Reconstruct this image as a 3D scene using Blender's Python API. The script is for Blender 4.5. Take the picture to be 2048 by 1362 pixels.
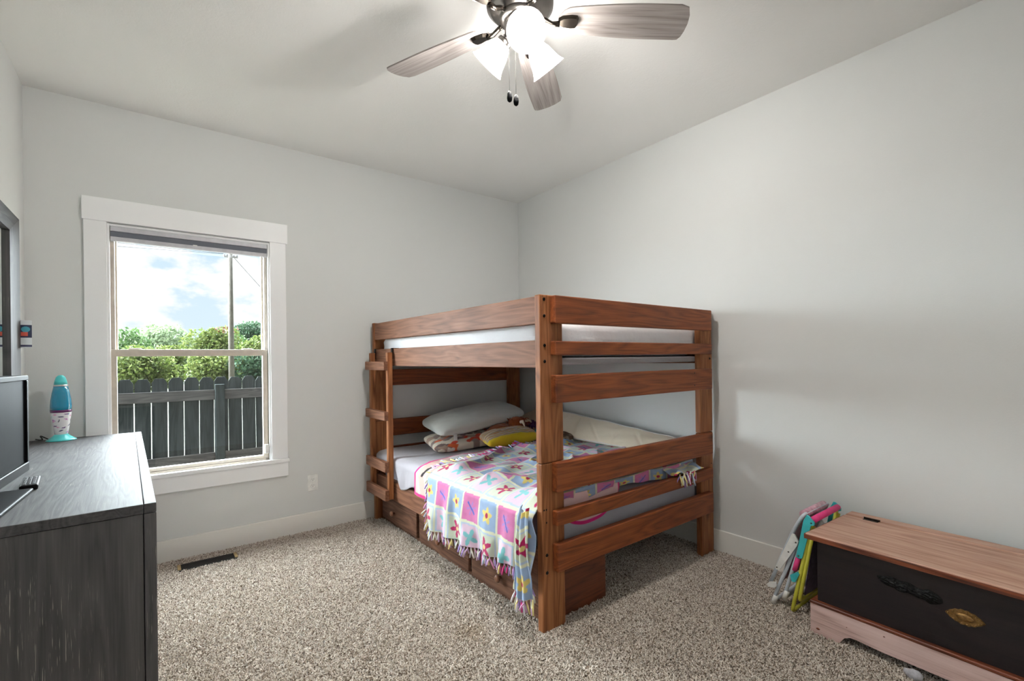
import bpy, bmesh, math, random
import numpy as np
from mathutils import Vector, Matrix

for o in list(bpy.data.objects):
    bpy.data.objects.remove(o, do_unlink=True)
scene = bpy.context.scene
COL = scene.collection
R = random.Random(7)
NR = np.random.RandomState(3)
PI = math.pi

# ------------------------------------------------------------------ camera
F_PX, PP_Y, YAW, ROLL = 944.65, 716.5, 0.64861, 0.01187
CAM = Vector((-2.8396, -3.6238, 1.2351))
fw = Vector((math.sin(YAW), math.cos(YAW), 0)); rt = Vector((math.cos(YAW), -math.sin(YAW), 0)); up = Vector((0, 0, 1))
cr = rt * math.cos(ROLL) - up * math.sin(ROLL)
cu = rt * math.sin(ROLL) + up * math.cos(ROLL)
cam_data = bpy.data.cameras.new('camera')
cam_data.sensor_fit = 'HORIZONTAL'; cam_data.sensor_width = 36
cam_data.lens = F_PX / 2048 * 36
cam_data.shift_y = (PP_Y - 681) / 2048
cam_data.clip_start = 0.02; cam_data.clip_end = 500
cam = bpy.data.objects.new('camera', cam_data); COL.objects.link(cam)
M = Matrix((cr, cu, -fw)).transposed().to_4x4(); M.translation = CAM
cam.matrix_world = M
scene.camera = cam

# ------------------------------------------------------------------ world, sun, exposure
EXPOSURE = 0.64
SKY = 0.735
SUN = 90.0
BULB = 830.0
scene.view_settings.view_transform = 'Standard'
scene.view_settings.look = 'None'
scene.view_settings.exposure = EXPOSURE
scene.view_settings.gamma = 1
scene.view_settings.use_curve_mapping = False


def lin(r, g, b):
    def f(c):
        c /= 255.0
        return c / 12.92 if c <= 0.04045 else ((c + 0.055) / 1.055) ** 2.4
    return (f(r), f(g), f(b), 1.0)


world = bpy.data.worlds.new('sky'); scene.world = world
world.use_nodes = True
nt = world.node_tree; nt.nodes.clear()
wo = nt.nodes.new('ShaderNodeOutputWorld'); bg = nt.nodes.new('ShaderNodeBackground')
tc = nt.nodes.new('ShaderNodeTexCoord')
sep = nt.nodes.new('ShaderNodeSeparateXYZ'); nt.links.new(tc.outputs['Generated'], sep.inputs[0])
gr = nt.nodes.new('ShaderNodeValToRGB'); nt.links.new(sep.outputs['Z'], gr.inputs[0])
gr.color_ramp.elements[0].position = 0.0; gr.color_ramp.elements[0].color = lin(226, 241, 251)
gr.color_ramp.elements[1].position = 0.5; gr.color_ramp.elements[1].color = lin(176, 214, 246)
mp = nt.nodes.new('ShaderNodeMapping'); mp.inputs['Scale'].default_value = (6.5, 6.5, 13.0); mp.inputs['Location'].default_value = (0.35, 0.2, 2.3)
nt.links.new(tc.outputs['Generated'], mp.inputs[0])
cn = nt.nodes.new('ShaderNodeTexNoise'); cn.inputs['Scale'].default_value = 1.0; cn.inputs['Detail'].default_value = 7; cn.inputs['Roughness'].default_value = 0.55
nt.links.new(mp.outputs[0], cn.inputs['Vector'])
crp = nt.nodes.new('ShaderNodeValToRGB'); crp.color_ramp.elements[0].position = 0.485; crp.color_ramp.elements[1].position = 0.545
nt.links.new(cn.outputs['Fac'], crp.inputs[0])
mx = nt.nodes.new('ShaderNodeMixRGB'); nt.links.new(crp.outputs[0], mx.inputs[0]); nt.links.new(gr.outputs[0], mx.inputs[1])
mx.inputs[2].default_value = (1.0, 1.0, 1.0, 1)
nt.links.new(mx.outputs[0], bg.inputs[0]); bg.inputs[1].default_value = SKY
nt.links.new(bg.outputs[0], wo.inputs[0])

sd = bpy.data.lights.new('sun', 'SUN'); sd.energy = SUN; sd.angle = math.radians(140); sd.color = (0.86, 0.94, 1.0)
sun = bpy.data.objects.new('sun', sd); COL.objects.link(sun)
sun.rotation_euler = Vector((0.45, -1.0, -0.42)).to_track_quat('-Z', 'Y').to_euler()
sun.location = (-3, 8, 8)

# ------------------------------------------------------------------ materials
MATS = {}


def new_mat(name):
    m = bpy.data.materials.new(name); m.use_nodes = True
    n = m.node_tree; n.nodes.clear()
    out = n.nodes.new('ShaderNodeOutputMaterial')
    p = n.nodes.new('ShaderNodeBsdfPrincipled')
    n.links.new(p.outputs[0], out.inputs[0])
    MATS[name] = m
    return m, n, p, out


def ramp(n, fac, stops):
    r = n.nodes.new('ShaderNodeValToRGB')
    el = r.color_ramp.elements
    while len(el) < len(stops):
        el.new(0.5)
    for e, (pos, c) in zip(el, stops):
        e.position = pos; e.color = c
    n.links.new(fac, r.inputs[0])
    return r.outputs[0]


def math_n(n, op, a, b=None, c=None):
    m = n.nodes.new('ShaderNodeMath'); m.operation = op
    for i, v in enumerate((a, b, c)):
        if v is None:
            continue
        if isinstance(v, (int, float)):
            m.inputs[i].default_value = v
        else:
            n.links.new(v, m.inputs[i])
    return m.outputs[0]


def mixc(n, fac, a, b, typ='MIX'):
    m = n.nodes.new('ShaderNodeMixRGB'); m.blend_type = typ
    for i, v in enumerate((fac, a, b)):
        if isinstance(v, (int, float)):
            m.inputs[i].default_value = v
        elif isinstance(v, tuple):
            m.inputs[i].default_value = v
        else:
            n.links.new(v, m.inputs[i])
    return m.outputs[0]


def obj_coord(n, scale=(1, 1, 1), rnd=0.0):
    t = n.nodes.new('ShaderNodeTexCoord')
    v = t.outputs['Object']
    if rnd:
        oi = n.nodes.new('ShaderNodeObjectInfo')
        r = math_n(n, 'MULTIPLY', oi.outputs['Random'], rnd)
        cx = n.nodes.new('ShaderNodeCombineXYZ')
        for i in range(3):
            n.links.new(r, cx.inputs[i])
        a = n.nodes.new('ShaderNodeVectorMath'); a.operation = 'ADD'
        n.links.new(v, a.inputs[0]); n.links.new(cx.outputs[0], a.inputs[1]); v = a.outputs[0]
    m = n.nodes.new('ShaderNodeMapping'); m.inputs['Scale'].default_value = scale
    n.links.new(v, m.inputs[0])
    return m.outputs[0]


def noise(n, vec, scale, detail=3, rough=0.5, dist=0.0):
    t = n.nodes.new('ShaderNodeTexNoise')
    t.inputs['Scale'].default_value = scale; t.inputs['Detail'].default_value = detail
    t.inputs['Roughness'].default_value = rough; t.inputs['Distortion'].default_value = dist
    if vec is not None:
        n.links.new(vec, t.inputs['Vector'])
    return t.outputs['Fac']


def bump(n, p, h, strength, dist=0.01):
    b = n.nodes.new('ShaderNodeBump'); b.inputs['Strength'].default_value = strength; b.inputs['Distance'].default_value = dist
    n.links.new(h, b.inputs['Height']); n.links.new(b.outputs[0], p.inputs['Normal'])


def plain(name, c, rough=0.5, metal=0.0, spec=0.5, vary=0.06, scale=30.0, bmp=0.0):
    """a plain painted / plastic / metal finish with a slight procedural unevenness"""
    m, n, p, o = new_mat(name)
    v = obj_coord(n)
    f = noise(n, v, scale, 3)
    d = tuple(x * (1 - vary) for x in c[:3]) + (1,); l = tuple(min(1, x * (1 + vary)) for x in c[:3]) + (1,)
    n.links.new(ramp(n, f, [(0.35, d), (0.65, l)]), p.inputs['Base Color'])
    p.inputs['Roughness'].default_value = rough; p.inputs['Metallic'].default_value = metal
    p.inputs['Specular IOR Level'].default_value = spec
    if bmp:
        bump(n, p, f, bmp, 0.005)
    return m


def wood(name, axis, light, mid, dark, rough=0.45, ring=9.0, knots=True, spec=0.5, pores=0.0, stretch=1.0):
    m, n, p, o = new_mat(name)
    k = {'x': 0, 'y': 1, 'z': 2}[axis]
    s1 = [11.0] * 3; s1[k] = 1.1 * stretch
    s2 = [190.0] * 3; s2[k] = 5.0
    s3 = [6.5] * 3; s3[k] = 2.2
    v1 = obj_coord(n, tuple(s1), 53.0)
    f1 = noise(n, v1, 1.0, 2.5, 0.45, 0.35)
    rg = math_n(n, 'PINGPONG', math_n(n, 'MULTIPLY', f1, ring), 0.5)
    rg = math_n(n, 'MULTIPLY', rg, 2.0)
    f2 = noise(n, obj_coord(n, tuple(s2), 53.0), 1.0, 3, 0.6)
    mixf = math_n(n, 'ADD', math_n(n, 'MULTIPLY', rg, 0.36), math_n(n, 'MULTIPLY', f2, 0.74))
    c = ramp(n, mixf, [(0.18, dark), (0.45, mid), (0.85, light)])
    big = noise(n, obj_coord(n, (3, 3, 3), 31.0), 1.0, 2)
    c = mixc(n, 0.45, c, ramp(n, big, [(0.3, (0.74, 0.70, 0.67, 1)), (0.7, (1.12, 1.1, 1.08, 1))]), 'MULTIPLY')
    if knots:
        vo = n.nodes.new('ShaderNodeTexVoronoi'); vo.inputs['Scale'].default_value = 1.0
        n.links.new(obj_coord(n, tuple(s3), 77.0), vo.inputs['Vector'])
        kn = ramp(n, vo.outputs['Distance'], [(0.03, (0.10, 0.07, 0.05, 1)), (0.10, (0.45, 0.38, 0.32, 1)), (0.2, (1, 1, 1, 1))])
        c = mixc(n, 1.0, c, kn, 'MULTIPLY')
    if pores:
        s4 = [420.0] * 3; s4[k] = 14.0
        f4 = noise(n, obj_coord(n, tuple(s4), 53.0), 1.0, 2, 0.5)
        pk = ramp(n, f4, [(0.63, (0, 0, 0, 1)), (0.70, (1, 1, 1, 1))])
        reg = ramp(n, noise(n, obj_coord(n, (6, 6, 3), 11.0), 1.0, 2), [(0.45, (0, 0, 0, 1)), (0.62, (1, 1, 1, 1))])
        c = mixc(n, math_n(n, 'MULTIPLY', math_n(n, 'MULTIPLY', pk, reg), pores), c, lin(165, 158, 148))
    n.links.new(c, p.inputs['Base Color'])
    p.inputs['Roughness'].default_value = rough
    p.inputs['Specular IOR Level'].default_value = spec
    bump(n, p, mixf, 0.12, 0.003)
    return m


def cloth(name, c=None, vary=0.08, weave=450.0, rough=0.9, wr=0.0, sheen=0.2, attr=False):
    m, n, p, o = new_mat(name)
    v = obj_coord(n)
    f = noise(n, v, weave, 2)
    g = noise(n, v, 18.0, 3)
    if attr:
        a = n.nodes.new('ShaderNodeAttribute'); a.attribute_name = 'Col'; base = a.outputs['Color']
    else:
        base = c
    n.links.new(mixc(n, 0.9, base, ramp(n, f, [(0.3, (1 - vary, 1 - vary, 1 - vary, 1)), (0.7, (1, 1, 1, 1))]), 'MULTIPLY'), p.inputs['Base Color'])
    p.inputs['Roughness'].default_value = rough
    p.inputs['Sheen Weight'].default_value = sheen
    p.inputs['Specular IOR Level'].default_value = 0.2
    h = math_n(n, 'ADD', math_n(n, 'MULTIPLY', f, 0.15), math_n(n, 'MULTIPLY', g, wr))
    bump(n, p, h, 0.5, 0.01)
    return m


# walls, ceiling
def paint(name, c, scale, strength, rough=0.75, dist=0.004):
    m, n, p, o = new_mat(name)
    t = n.nodes.new('ShaderNodeTexCoord')
    f = noise(n, t.outputs['Object'], scale, 4, 0.6)
    g = noise(n, t.outputs['Object'], 2.0, 2)
    n.links.new(ramp(n, g, [(0.3, tuple(x * .985 for x in c[:3]) + (1,)), (0.7, c)]), p.inputs['Base Color'])
    p.inputs['Roughness'].default_value = rough
    p.inputs['Specular IOR Level'].default_value = 0.3
    bump(n, p, f, strength, dist)
    return m


wall_m = paint('wall_paint', lin(220, 221, 219), 140, 0.12)
m, n, p, o = new_mat('ceiling_texture')
t = n.nodes.new('ShaderNodeTexCoord')
w = n.nodes.new('ShaderNodeTexVoronoi'); w.inputs['Scale'].default_value = 16
n.links.new(t.outputs['Object'], w.inputs['Vector'])
f = noise(n, t.outputs['Object'], 42, 3, 0.6, 1.5)
h = math_n(n, 'ADD', math_n(n, 'MULTIPLY', w.outputs['Distance'], 0.4), f)
g = noise(n, t.outputs['Object'], 1.5, 2)
n.links.new(ramp(n, g, [(0.3, lin(236, 235, 232)), (0.7, lin(239, 238, 235))]), p.inputs['Base Color'])
p.inputs['Roughness'].default_value = 0.85; p.inputs['Specular IOR Level'].default_value = 0.2
bump(n, p, h, 0.25, 0.004)
ceil_m = m
trim_m = paint('white_trim_paint', lin(246, 246, 246), 60, 0.02, 0.4)
base_m = paint('baseboard_paint', lin(240, 238, 232), 60, 0.03, 0.45)

# carpet
def carpet_mat(name, shade):
    m, n, p, o = new_mat(name)
    gpos = n.nodes.new('ShaderNodeNewGeometry')
    v = n.nodes.new('ShaderNodeTexVoronoi'); v.inputs['Scale'].default_value = 210
    n.links.new(gpos.outputs['Position'], v.inputs['Vector'])
    sx = n.nodes.new('ShaderNodeSeparateXYZ'); n.links.new(v.outputs['Color'], sx.inputs[0])
    k = lambda r, g, b: tuple(x * shade for x in lin(r, g, b)[:3]) + (1,)
    c = ramp(n, sx.outputs[0], [(0.0, k(100, 83, 68)), (0.18, k(158, 143, 128)), (0.45, k(206, 195, 183)), (0.8, k(227, 218, 208)), (1.0, k(240, 233, 225))])
    big = noise(n, gpos.outputs['Position'], 1.7, 3)
    c = mixc(n, 1.0, c, ramp(n, big, [(0.3, (0.93, 0.92, 0.90, 1)), (0.7, (1, 1, 1, 1))]), 'MULTIPLY')
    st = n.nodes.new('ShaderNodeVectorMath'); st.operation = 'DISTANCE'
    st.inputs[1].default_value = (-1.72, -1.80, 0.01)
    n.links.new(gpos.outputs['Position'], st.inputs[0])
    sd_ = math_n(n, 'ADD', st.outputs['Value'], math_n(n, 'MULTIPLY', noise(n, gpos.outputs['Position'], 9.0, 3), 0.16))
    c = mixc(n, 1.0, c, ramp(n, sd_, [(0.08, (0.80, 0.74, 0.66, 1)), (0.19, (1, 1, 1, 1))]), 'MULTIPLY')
    n.links.new(c, p.inputs['Base Color'])
    p.inputs['Roughness'].default_value = 1.0; p.inputs['Specular IOR Level'].default_value = 0.05
    return m


carpet_base = carpet_mat('carpet_backing', 0.55)
carpet_tuft = carpet_mat('carpet_pile', 1.0)

BR_L, BR_M, BR_D = lin(152, 84, 43), lin(124, 63, 31), lin(86, 41, 20)
wx = wood('stained_pine_x', 'x', BR_L, BR_M, BR_D, 0.5, spec=0.35)
wy = wood('stained_pine_y_sheen', 'y', lin(146, 102, 78), lin(122, 82, 60), lin(94, 60, 43), 0.62, spec=0.3, knots=False)  # pine greyed in its colour to stand for sheen from the window
wz = wood('stained_pine_z', 'z', lin(170, 112, 70), lin(138, 84, 48), lin(98, 56, 33), 0.55, spec=0.3)
drw = wood('drawer_pine', 'y', lin(128, 92, 72), lin(98, 66, 50), lin(62, 38, 28), 0.55, spec=0.3)
drx = wood('drawer_pine_end', 'x', lin(118, 62, 34), lin(92, 46, 24), lin(56, 26, 14), 0.5, knots=False)
knob_m = wood('knob_wood', 'x', lin(150, 104, 76), lin(124, 82, 58), lin(86, 54, 38), 0.35, knots=False)
GR = (lin(86, 83, 83), lin(68, 66, 67), lin(48, 47, 49))
dz_m = wood('charcoal_oak_z', 'z', *GR, 0.55, ring=7, knots=False, pores=0.85)
dy_m = wood('charcoal_oak_y', 'y', lin(88, 86, 86), lin(72, 71, 72), lin(54, 53, 55), 0.6, ring=12, knots=False, pores=0.4, spec=0.14)
dx_m = wood('charcoal_oak_x', 'x', *GR, 0.42, ring=7, knots=False, pores=0.4)
fan_wood = wood('weathered_oak', 'x', lin(166, 159, 156), lin(140, 133, 130), lin(102, 95, 93), 0.5, ring=8, knots=False)
lid_m = wood('worn_lid_wood', 'y', lin(198, 162, 142), lin(176, 134, 112), lin(132, 88, 66), 0.45, ring=6, knots=False)
edge_m = wood('worn_red_edge', 'y', lin(140, 74, 44), lin(92, 44, 26), lin(40, 18, 12), 0.45, ring=10, knots=False)
ebony_m = wood('ebonised_front', 'y', lin(38, 28, 30), lin(27, 21, 25), lin(16, 13, 17), 0.4, ring=6, knots=False)
ebony_x = wood('ebonised_side', 'x', lin(44, 28, 24), lin(30, 20, 18), lin(18, 12, 12), 0.4, ring=6, knots=False)
pinkw_m = wood('limed_pink_base', 'y', lin(236, 210, 205), lin(224, 194, 187), lin(176, 138, 128), 0.55, ring=4, knots=False)
fence_m = wood('weathered_fence', 'z', lin(60, 66, 66), lin(46, 51, 51), lin(32, 36, 36), 0.9, ring=6, spec=0.05, knots=False)
fence_x = wood('weathered_rail', 'x', lin(92, 90, 88), lin(70, 68, 68), lin(46, 45, 46), 0.9, ring=8, spec=0.1)
pole_m = wood('weathered_pole', 'z', lin(128, 124, 118), lin(110, 104, 98), lin(84, 78, 73), 0.9, ring=8, spec=0.1, knots=False)

white_pl = plain('white_plastic', lin(236, 236, 232), 0.4)
black_pl = plain('black_plastic', lin(20, 20, 22), 0.5, spec=0.08)
gloss_black = plain('gloss_black', lin(14, 15, 17), 0.5, spec=0.05)
screen_m = plain('dark_screen', lin(26, 29, 32), 0.5, spec=0.02)
bolt_m = plain('blackened_steel', lin(26, 24, 23), 0.35, 0.8)
slot_m = plain('dark_slot', lin(40, 38, 36), 0.6)
nickel_m = plain('gunmetal', lin(120, 116, 112), 0.28, 1.0)
bronze_m = plain('dark_bronze', lin(72, 66, 60), 0.25, 1.0)
tan_m = plain('tan_vinyl', lin(202, 191, 177), 0.42)
tan_d = plain('tan_vinyl_channel', lin(182, 172, 160), 0.5)
blind_m = plain('blind_rail', lin(196, 195, 200), 0.45)
blind_f = cloth('blind_fabric', lin(112, 115, 124))
vent_m = plain('brass_vent', lin(160, 134, 92), 0.5, 0.4)
vent_d = plain('vent_louvre', lin(38, 34, 30), 0.6)
teal_m = plain('teal_plastic', lin(64, 190, 196), 0.35)
lampteal = plain('teal_enamel', lin(82, 200, 200), 0.3)
yellow_m = plain('lime_yellow_paint', lin(206, 202, 70), 0.35)
greytube = plain('pale_grey_tube', lin(196, 204, 212), 0.35)
pinkfoam = plain('pink_foam', lin(222, 60, 128), 0.7)
brass_m = plain('aged_brass', lin(150, 116, 70), 0.4, 0.85, vary=0.3, scale=90, bmp=0.5)
tar_m = plain('tar_black', lin(7, 7, 8), 0.35, spec=0.25, vary=0.3, scale=120, bmp=0.8)
horn_m = cloth('horn_felt', lin(226, 206, 188))
brownfur = cloth('brown_fur', lin(168, 84, 38), 0.5, 160, wr=0.5)
purple_y = cloth('purple_yarn', lin(112, 44, 118), 0.5, 120, wr=0.6)
teal_y = cloth('teal_yarn', lin(60, 168, 184), 0.3, 160)
skin_cl = cloth('doll_skin', lin(206, 164, 140))
bluecl = cloth('blue_cloth', lin(64, 104, 146), 0.2)
grey_sheet = cloth('grey_sheet', lin(176, 172, 178), 0.04, 700, wr=0.6)
lilac_sheet = cloth('lilac_grey_ticking', lin(184, 182, 192), 0.04, 700, wr=0.2)
white_sheet = cloth('white_sheet', lin(240, 240, 243), 0.03, 700, wr=0.8)
found_m = cloth('grey_board_cover', lin(178, 176, 180), 0.1, 300)
pillow_w = cloth('white_quilted', lin(216, 218, 212), 0.05, 500, wr=0.5)
cream_m = cloth('cream_cotton', lin(222, 208, 186), 0.06, 500, wr=0.6)
attr_cl = cloth('printed_cloth', attr=True, vary=0.06, wr=0.25)
tie_cl = cloth('white_tie', lin(226, 226, 222))
seat_cl = cloth('purple_print_mesh', lin(96, 78, 110), 0.5, 60)
rollcl = cloth('pale_pink_stripe', lin(216, 168, 182), 0.5, 55)
soil_m = plain('lawn_soil', lin(60, 62, 46), 0.95, vary=0.3, scale=4)
lint_m = cloth('grey_lint', lin(190, 190, 196), 0.3, 90)
wire_m = plain('dark_cable', lin(70, 74, 80), 0.7)
ins_m = plain('insulator', lin(84, 88, 92), 0.5)
cord_m = plain('black_cord', lin(20, 20, 20), 0.5)
btn_m = plain('remote_button', lin(110, 112, 116), 0.5)
silver_m = plain('silver_ring', lin(200, 196, 196), 0.3, 0.9)

# mirror glass, window glass, lamp glass, bulbs
m, n, p, o = new_mat('mirror_glass'); p.inputs['Base Color'].default_value = lin(226, 232, 230); p.inputs['Metallic'].default_value = 1; p.inputs['Roughness'].default_value = 0.02
mirror_m = m
m = bpy.data.materials.new('window_glass'); m.use_nodes = True; n = m.node_tree; n.nodes.clear()
out = n.nodes.new('ShaderNodeOutputMaterial'); tr = n.nodes.new('ShaderNodeBsdfTransparent'); tr.inputs[0].default_value = (0.95, 0.98, 0.965, 1)
gl = n.nodes.new('ShaderNodeBsdfGlossy'); gl.inputs['Roughness'].default_value = 0.0
fr = n.nodes.new('ShaderNodeFresnel'); fr.inputs['IOR'].default_value = 1.75
ms = n.nodes.new('ShaderNodeMixShader'); n.links.new(fr.outputs[0], ms.inputs[0]); n.links.new(tr.outputs[0], ms.inputs[1]); n.links.new(gl.outputs[0], ms.inputs[2]); n.links.new(ms.outputs[0], out.inputs[0])
glass_m = m
m = bpy.data.materials.new('frosted_shade'); m.use_nodes = True; n = m.node_tree; n.nodes.clear()
out = n.nodes.new('ShaderNodeOutputMaterial'); tr = n.nodes.new('ShaderNodeBsdfTransparent'); tl = n.nodes.new('ShaderNodeBsdfTranslucent'); tl.inputs[0].default_value = (0.97, 0.95, 0.92, 1)
df = n.nodes.new('ShaderNodeBsdfDiffuse'); df.inputs[0].default_value = (0.95, 0.94, 0.92, 1)
m1 = n.nodes.new('ShaderNodeMixShader'); m1.inputs[0].default_value = 0.4; n.links.new(tl.outputs[0], m1.inputs[1]); n.links.new(df.outputs[0], m1.inputs[2])
m2 = n.nodes.new('ShaderNodeMixShader'); m2.inputs[0].default_value = 0.62; n.links.new(tr.outputs[0], m2.inputs[1]); n.links.new(m1.outputs[0], m2.inputs[2]); n.links.new(m2.outputs[0], out.inputs[0])
shade_m = m
m = bpy.data.materials.new('lit_bulb'); m.use_nodes = True; n = m.node_tree; n.nodes.clear()
out = n.nodes.new('ShaderNodeOutputMaterial'); em = n.nodes.new('ShaderNodeEmission'); em.inputs[0].default_value = (1.0, 0.975, 0.94, 1); em.inputs[1].default_value = BULB; n.links.new(em.outputs[0], out.inputs[0])
bulb_m = m
m, n, p, o = new_mat('blue_lamp_liquid'); p.inputs['Base Color'].default_value = lin(24, 150, 186); p.inputs['Roughness'].default_value = 0.08; p.inputs['Transmission Weight'].default_value = 0.25; p.inputs['Coat Weight'].default_value = 0.6
liquid_m = m
purple_m = plain('purple_wax', lin(96, 34, 92), 0.3)


def leafmat(name, a, b, c, sc=3.0):
    m, n, p, o = new_mat(name)
    g = n.nodes.new('ShaderNodeNewGeometry')
    v = n.nodes.new('ShaderNodeTexVoronoi'); v.inputs['Scale'].default_value = 9.0
    n.links.new(g.outputs['Position'], v.inputs['Vector'])
    sx = n.nodes.new('ShaderNodeSeparateXYZ'); n.links.new(v.outputs['Color'], sx.inputs[0])
    f = math_n(n, 'ADD', math_n(n, 'MULTIPLY', sx.outputs[0], 0.5), math_n(n, 'MULTIPLY', noise(n, g.outputs['Position'], sc * .4, 3), 0.5))
    col = ramp(n, f, [(0.2, a), (0.5, b), (0.8, c)])
    n.links.new(col, p.inputs['Base Color']); p.inputs['Roughness'].default_value = 0.7
    p.inputs['Specular IOR Level'].default_value = 0.15
    tl = n.nodes.new('ShaderNodeBsdfTranslucent'); n.links.new(col, tl.inputs[0])
    ms = n.nodes.new('ShaderNodeMixShader'); ms.inputs[0].default_value = 0.3
    n.links.new(p.outputs[0], ms.inputs[1]); n.links.new(tl.outputs[0], ms.inputs[2]); n.links.new(ms.outputs[0], o.inputs[0])
    return m


# ------------------------------------------------------------------ mesh helpers
def link(name, me, mat=None, parent=None, loc=(0, 0, 0), rot=None, smooth=False):
    o = bpy.data.objects.new(name, me); COL.objects.link(o)
    if mat:
        me.materials.clear(); me.materials.append(mat)
    o.location = loc
    if rot is not None:
        o.rotation_euler = rot
    if parent:
        o.parent = parent
    if smooth:
        me.polygons.foreach_set('use_smooth', [True] * len(me.polygons))
    return o


def from_pd(name, v, f, mat=None, parent=None, loc=(0, 0, 0), rot=None, smooth=False):
    me = bpy.data.meshes.new(name); me.from_pydata([tuple(x) for x in v], [], [tuple(x) for x in f]); me.validate(); me.update()
    return link(name, me, mat, parent, loc, rot, smooth)


def from_bm(name, bm, mat=None, parent=None, loc=(0, 0, 0), rot=None, smooth=False):
    bmesh.ops.recalc_face_normals(bm, faces=bm.faces)
    me = bpy.data.meshes.new(name); bm.to_mesh(me); bm.free()
    return link(name, me, mat, parent, loc, rot, smooth)


def bm_box(bm, x0, x1, y0, y1, z0, z1, bev=0.0, seg=1):
    r = bmesh.ops.create_cube(bm, size=1.0)
    vs = r['verts']
    for v in vs:
        v.co = Vector(((v.co.x + .5) * (x1 - x0) + x0, (v.co.y + .5) * (y1 - y0) + y0, (v.co.z + .5) * (z1 - z0) + z0))
    if bev:
        es = list({e for v in vs for e in v.link_edges})
        bmesh.ops.bevel(bm, geom=es, offset=bev, segments=seg, affect='EDGES', profile=0.5)


def box(name, x0, x1, y0, y1, z0, z1, mat, parent=None, bev=0.003, seg=2):
    c = ((x0 + x1) / 2, (y0 + y1) / 2, (z0 + z1) / 2)
    bm = bmesh.new(); a, b, d = (x1 - x0) / 2, (y1 - y0) / 2, (z1 - z0) / 2
    bm_box(bm, -a, a, -b, b, -d, d, min(bev, .45 * min(2 * a, 2 * b, 2 * d)), seg)
    return from_bm(name, bm, mat, parent, c)


def boxes(name, lst, mat, parent=None, loc=(0, 0, 0), bev=0.0):
    bm = bmesh.new()
    for b in lst:
        bm_box(bm, *b, bev=bev)
    return from_bm(name, bm, mat, parent, loc)


def lathe(name, prof, mat, parent=None, loc=(0, 0, 0), rot=None, seg=32, smooth=True, caps=True):
    v = []; f = []
    for (r, z) in prof:
        for k in range(seg):
            a = 2 * PI * k / seg; v.append((max(r, 1e-5) * math.cos(a), max(r, 1e-5) * math.sin(a), z))
    for i in range(len(prof) - 1):
        for k in range(seg):
            f.append((i * seg + k, i * seg + (k + 1) % seg, (i + 1) * seg + (k + 1) % seg, (i + 1) * seg + k))
    if caps:
        f.append(tuple(reversed(range(seg)))); f.append(tuple((len(prof) - 1) * seg + k for k in range(seg)))
    return from_pd(name, v, f, mat, parent, loc, rot, smooth)


def tube_data(pts, r, seg=8, closed=False):
    pts = [Vector(p) for p in pts]; v = []; f = []
    n = len(pts)
    rr = r if isinstance(r, (list, tuple)) else [r] * n
    ref = None
    for i, p in enumerate(pts):
        d = (pts[min(i + 1, n - 1)] - pts[max(i - 1, 0)]).normalized()
        if ref is None:
            ref = Vector((0, 0, 1)) if abs(d.z) < .9 else Vector((1, 0, 0))
        s = d.cross(ref).normalized(); ref2 = s.cross(d).normalized(); ref = ref2
        for k in range(seg):
            a = 2 * PI * k / seg; v.append(p + (s * math.cos(a) + ref2 * math.sin(a)) * rr[i])
    for i in range(n - 1):
        for k in range(seg):
            f.append((i * seg + k, i * seg + (k + 1) % seg, (i + 1) * seg + (k + 1) % seg, (i + 1) * seg + k))
    f.append(tuple(reversed(range(seg)))); f.append(tuple((n - 1) * seg + k for k in range(seg)))
    return v, f


def tube(name, pts, r, mat, parent=None, seg=10, loc=(0, 0, 0)):
    v, f = tube_data(pts, r, seg)
    return from_pd(name, v, f, mat, parent, loc, None, True)


def rounded_path(pts, rad=0.02, n=5):
    pts = [Vector(p) for p in pts]; out = [pts[0]]
    for i in range(1, len(pts) - 1):
        a, b, c = pts[i - 1], pts[i], pts[i + 1]
        p0 = b + (a - b).normalized() * rad; p1 = b + (c - b).normalized() * rad
        for k in range(n + 1):
            t = k / n; out.append(p0 * (1 - t) ** 2 + b * 2 * t * (1 - t) + p1 * t * t)
    out.append(pts[-1]); return out


def empty(name, loc, rz=0):
    o = bpy.data.objects.new(name, None); COL.objects.link(o); o.location = loc; o.rotation_euler = (0, 0, rz); o.empty_display_size = .1
    return o


def tag(o, label, cat, group=None, kind=None):
    o['label'] = label; o['category'] = cat
    if group:
        o['group'] = group
    if kind:
        o['kind'] = kind
    return o


def struct(o, label=None):
    o['kind'] = 'structure'
    if label:
        o['label'] = label; o['category'] = o.name.split('_')[0]
    return o


def grid_obj(name, X, Y, Z, mat, parent=None, loc=(0, 0, 0), rot=None, col=None, thick=0.0):
    nu, nv = X.shape
    me = bpy.data.meshes.new(name)
    v = np.stack([X, Y, Z], -1).reshape(-1, 3)
    i = np.arange(nu * nv).reshape(nu, nv)
    f = np.stack([i[:-1, :-1], i[1:, :-1], i[1:, 1:], i[:-1, 1:]], -1).reshape(-1, 4)
    me.from_pydata(v.tolist(), [], f.tolist()); me.update()
    if col is not None:
        a = me.color_attributes.new('Col', 'FLOAT_COLOR', 'POINT')
        a.data.foreach_set('color', np.concatenate([col.reshape(-1, 3), np.ones((nu * nv, 1))], 1).astype(np.float32).ravel())
    o = link(name, me, mat, parent, loc, rot, True)
    if thick:
        s = o.modifiers.new('thick', 'SOLIDIFY'); s.thickness = thick; s.offset = 1.0
    return o


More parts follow.
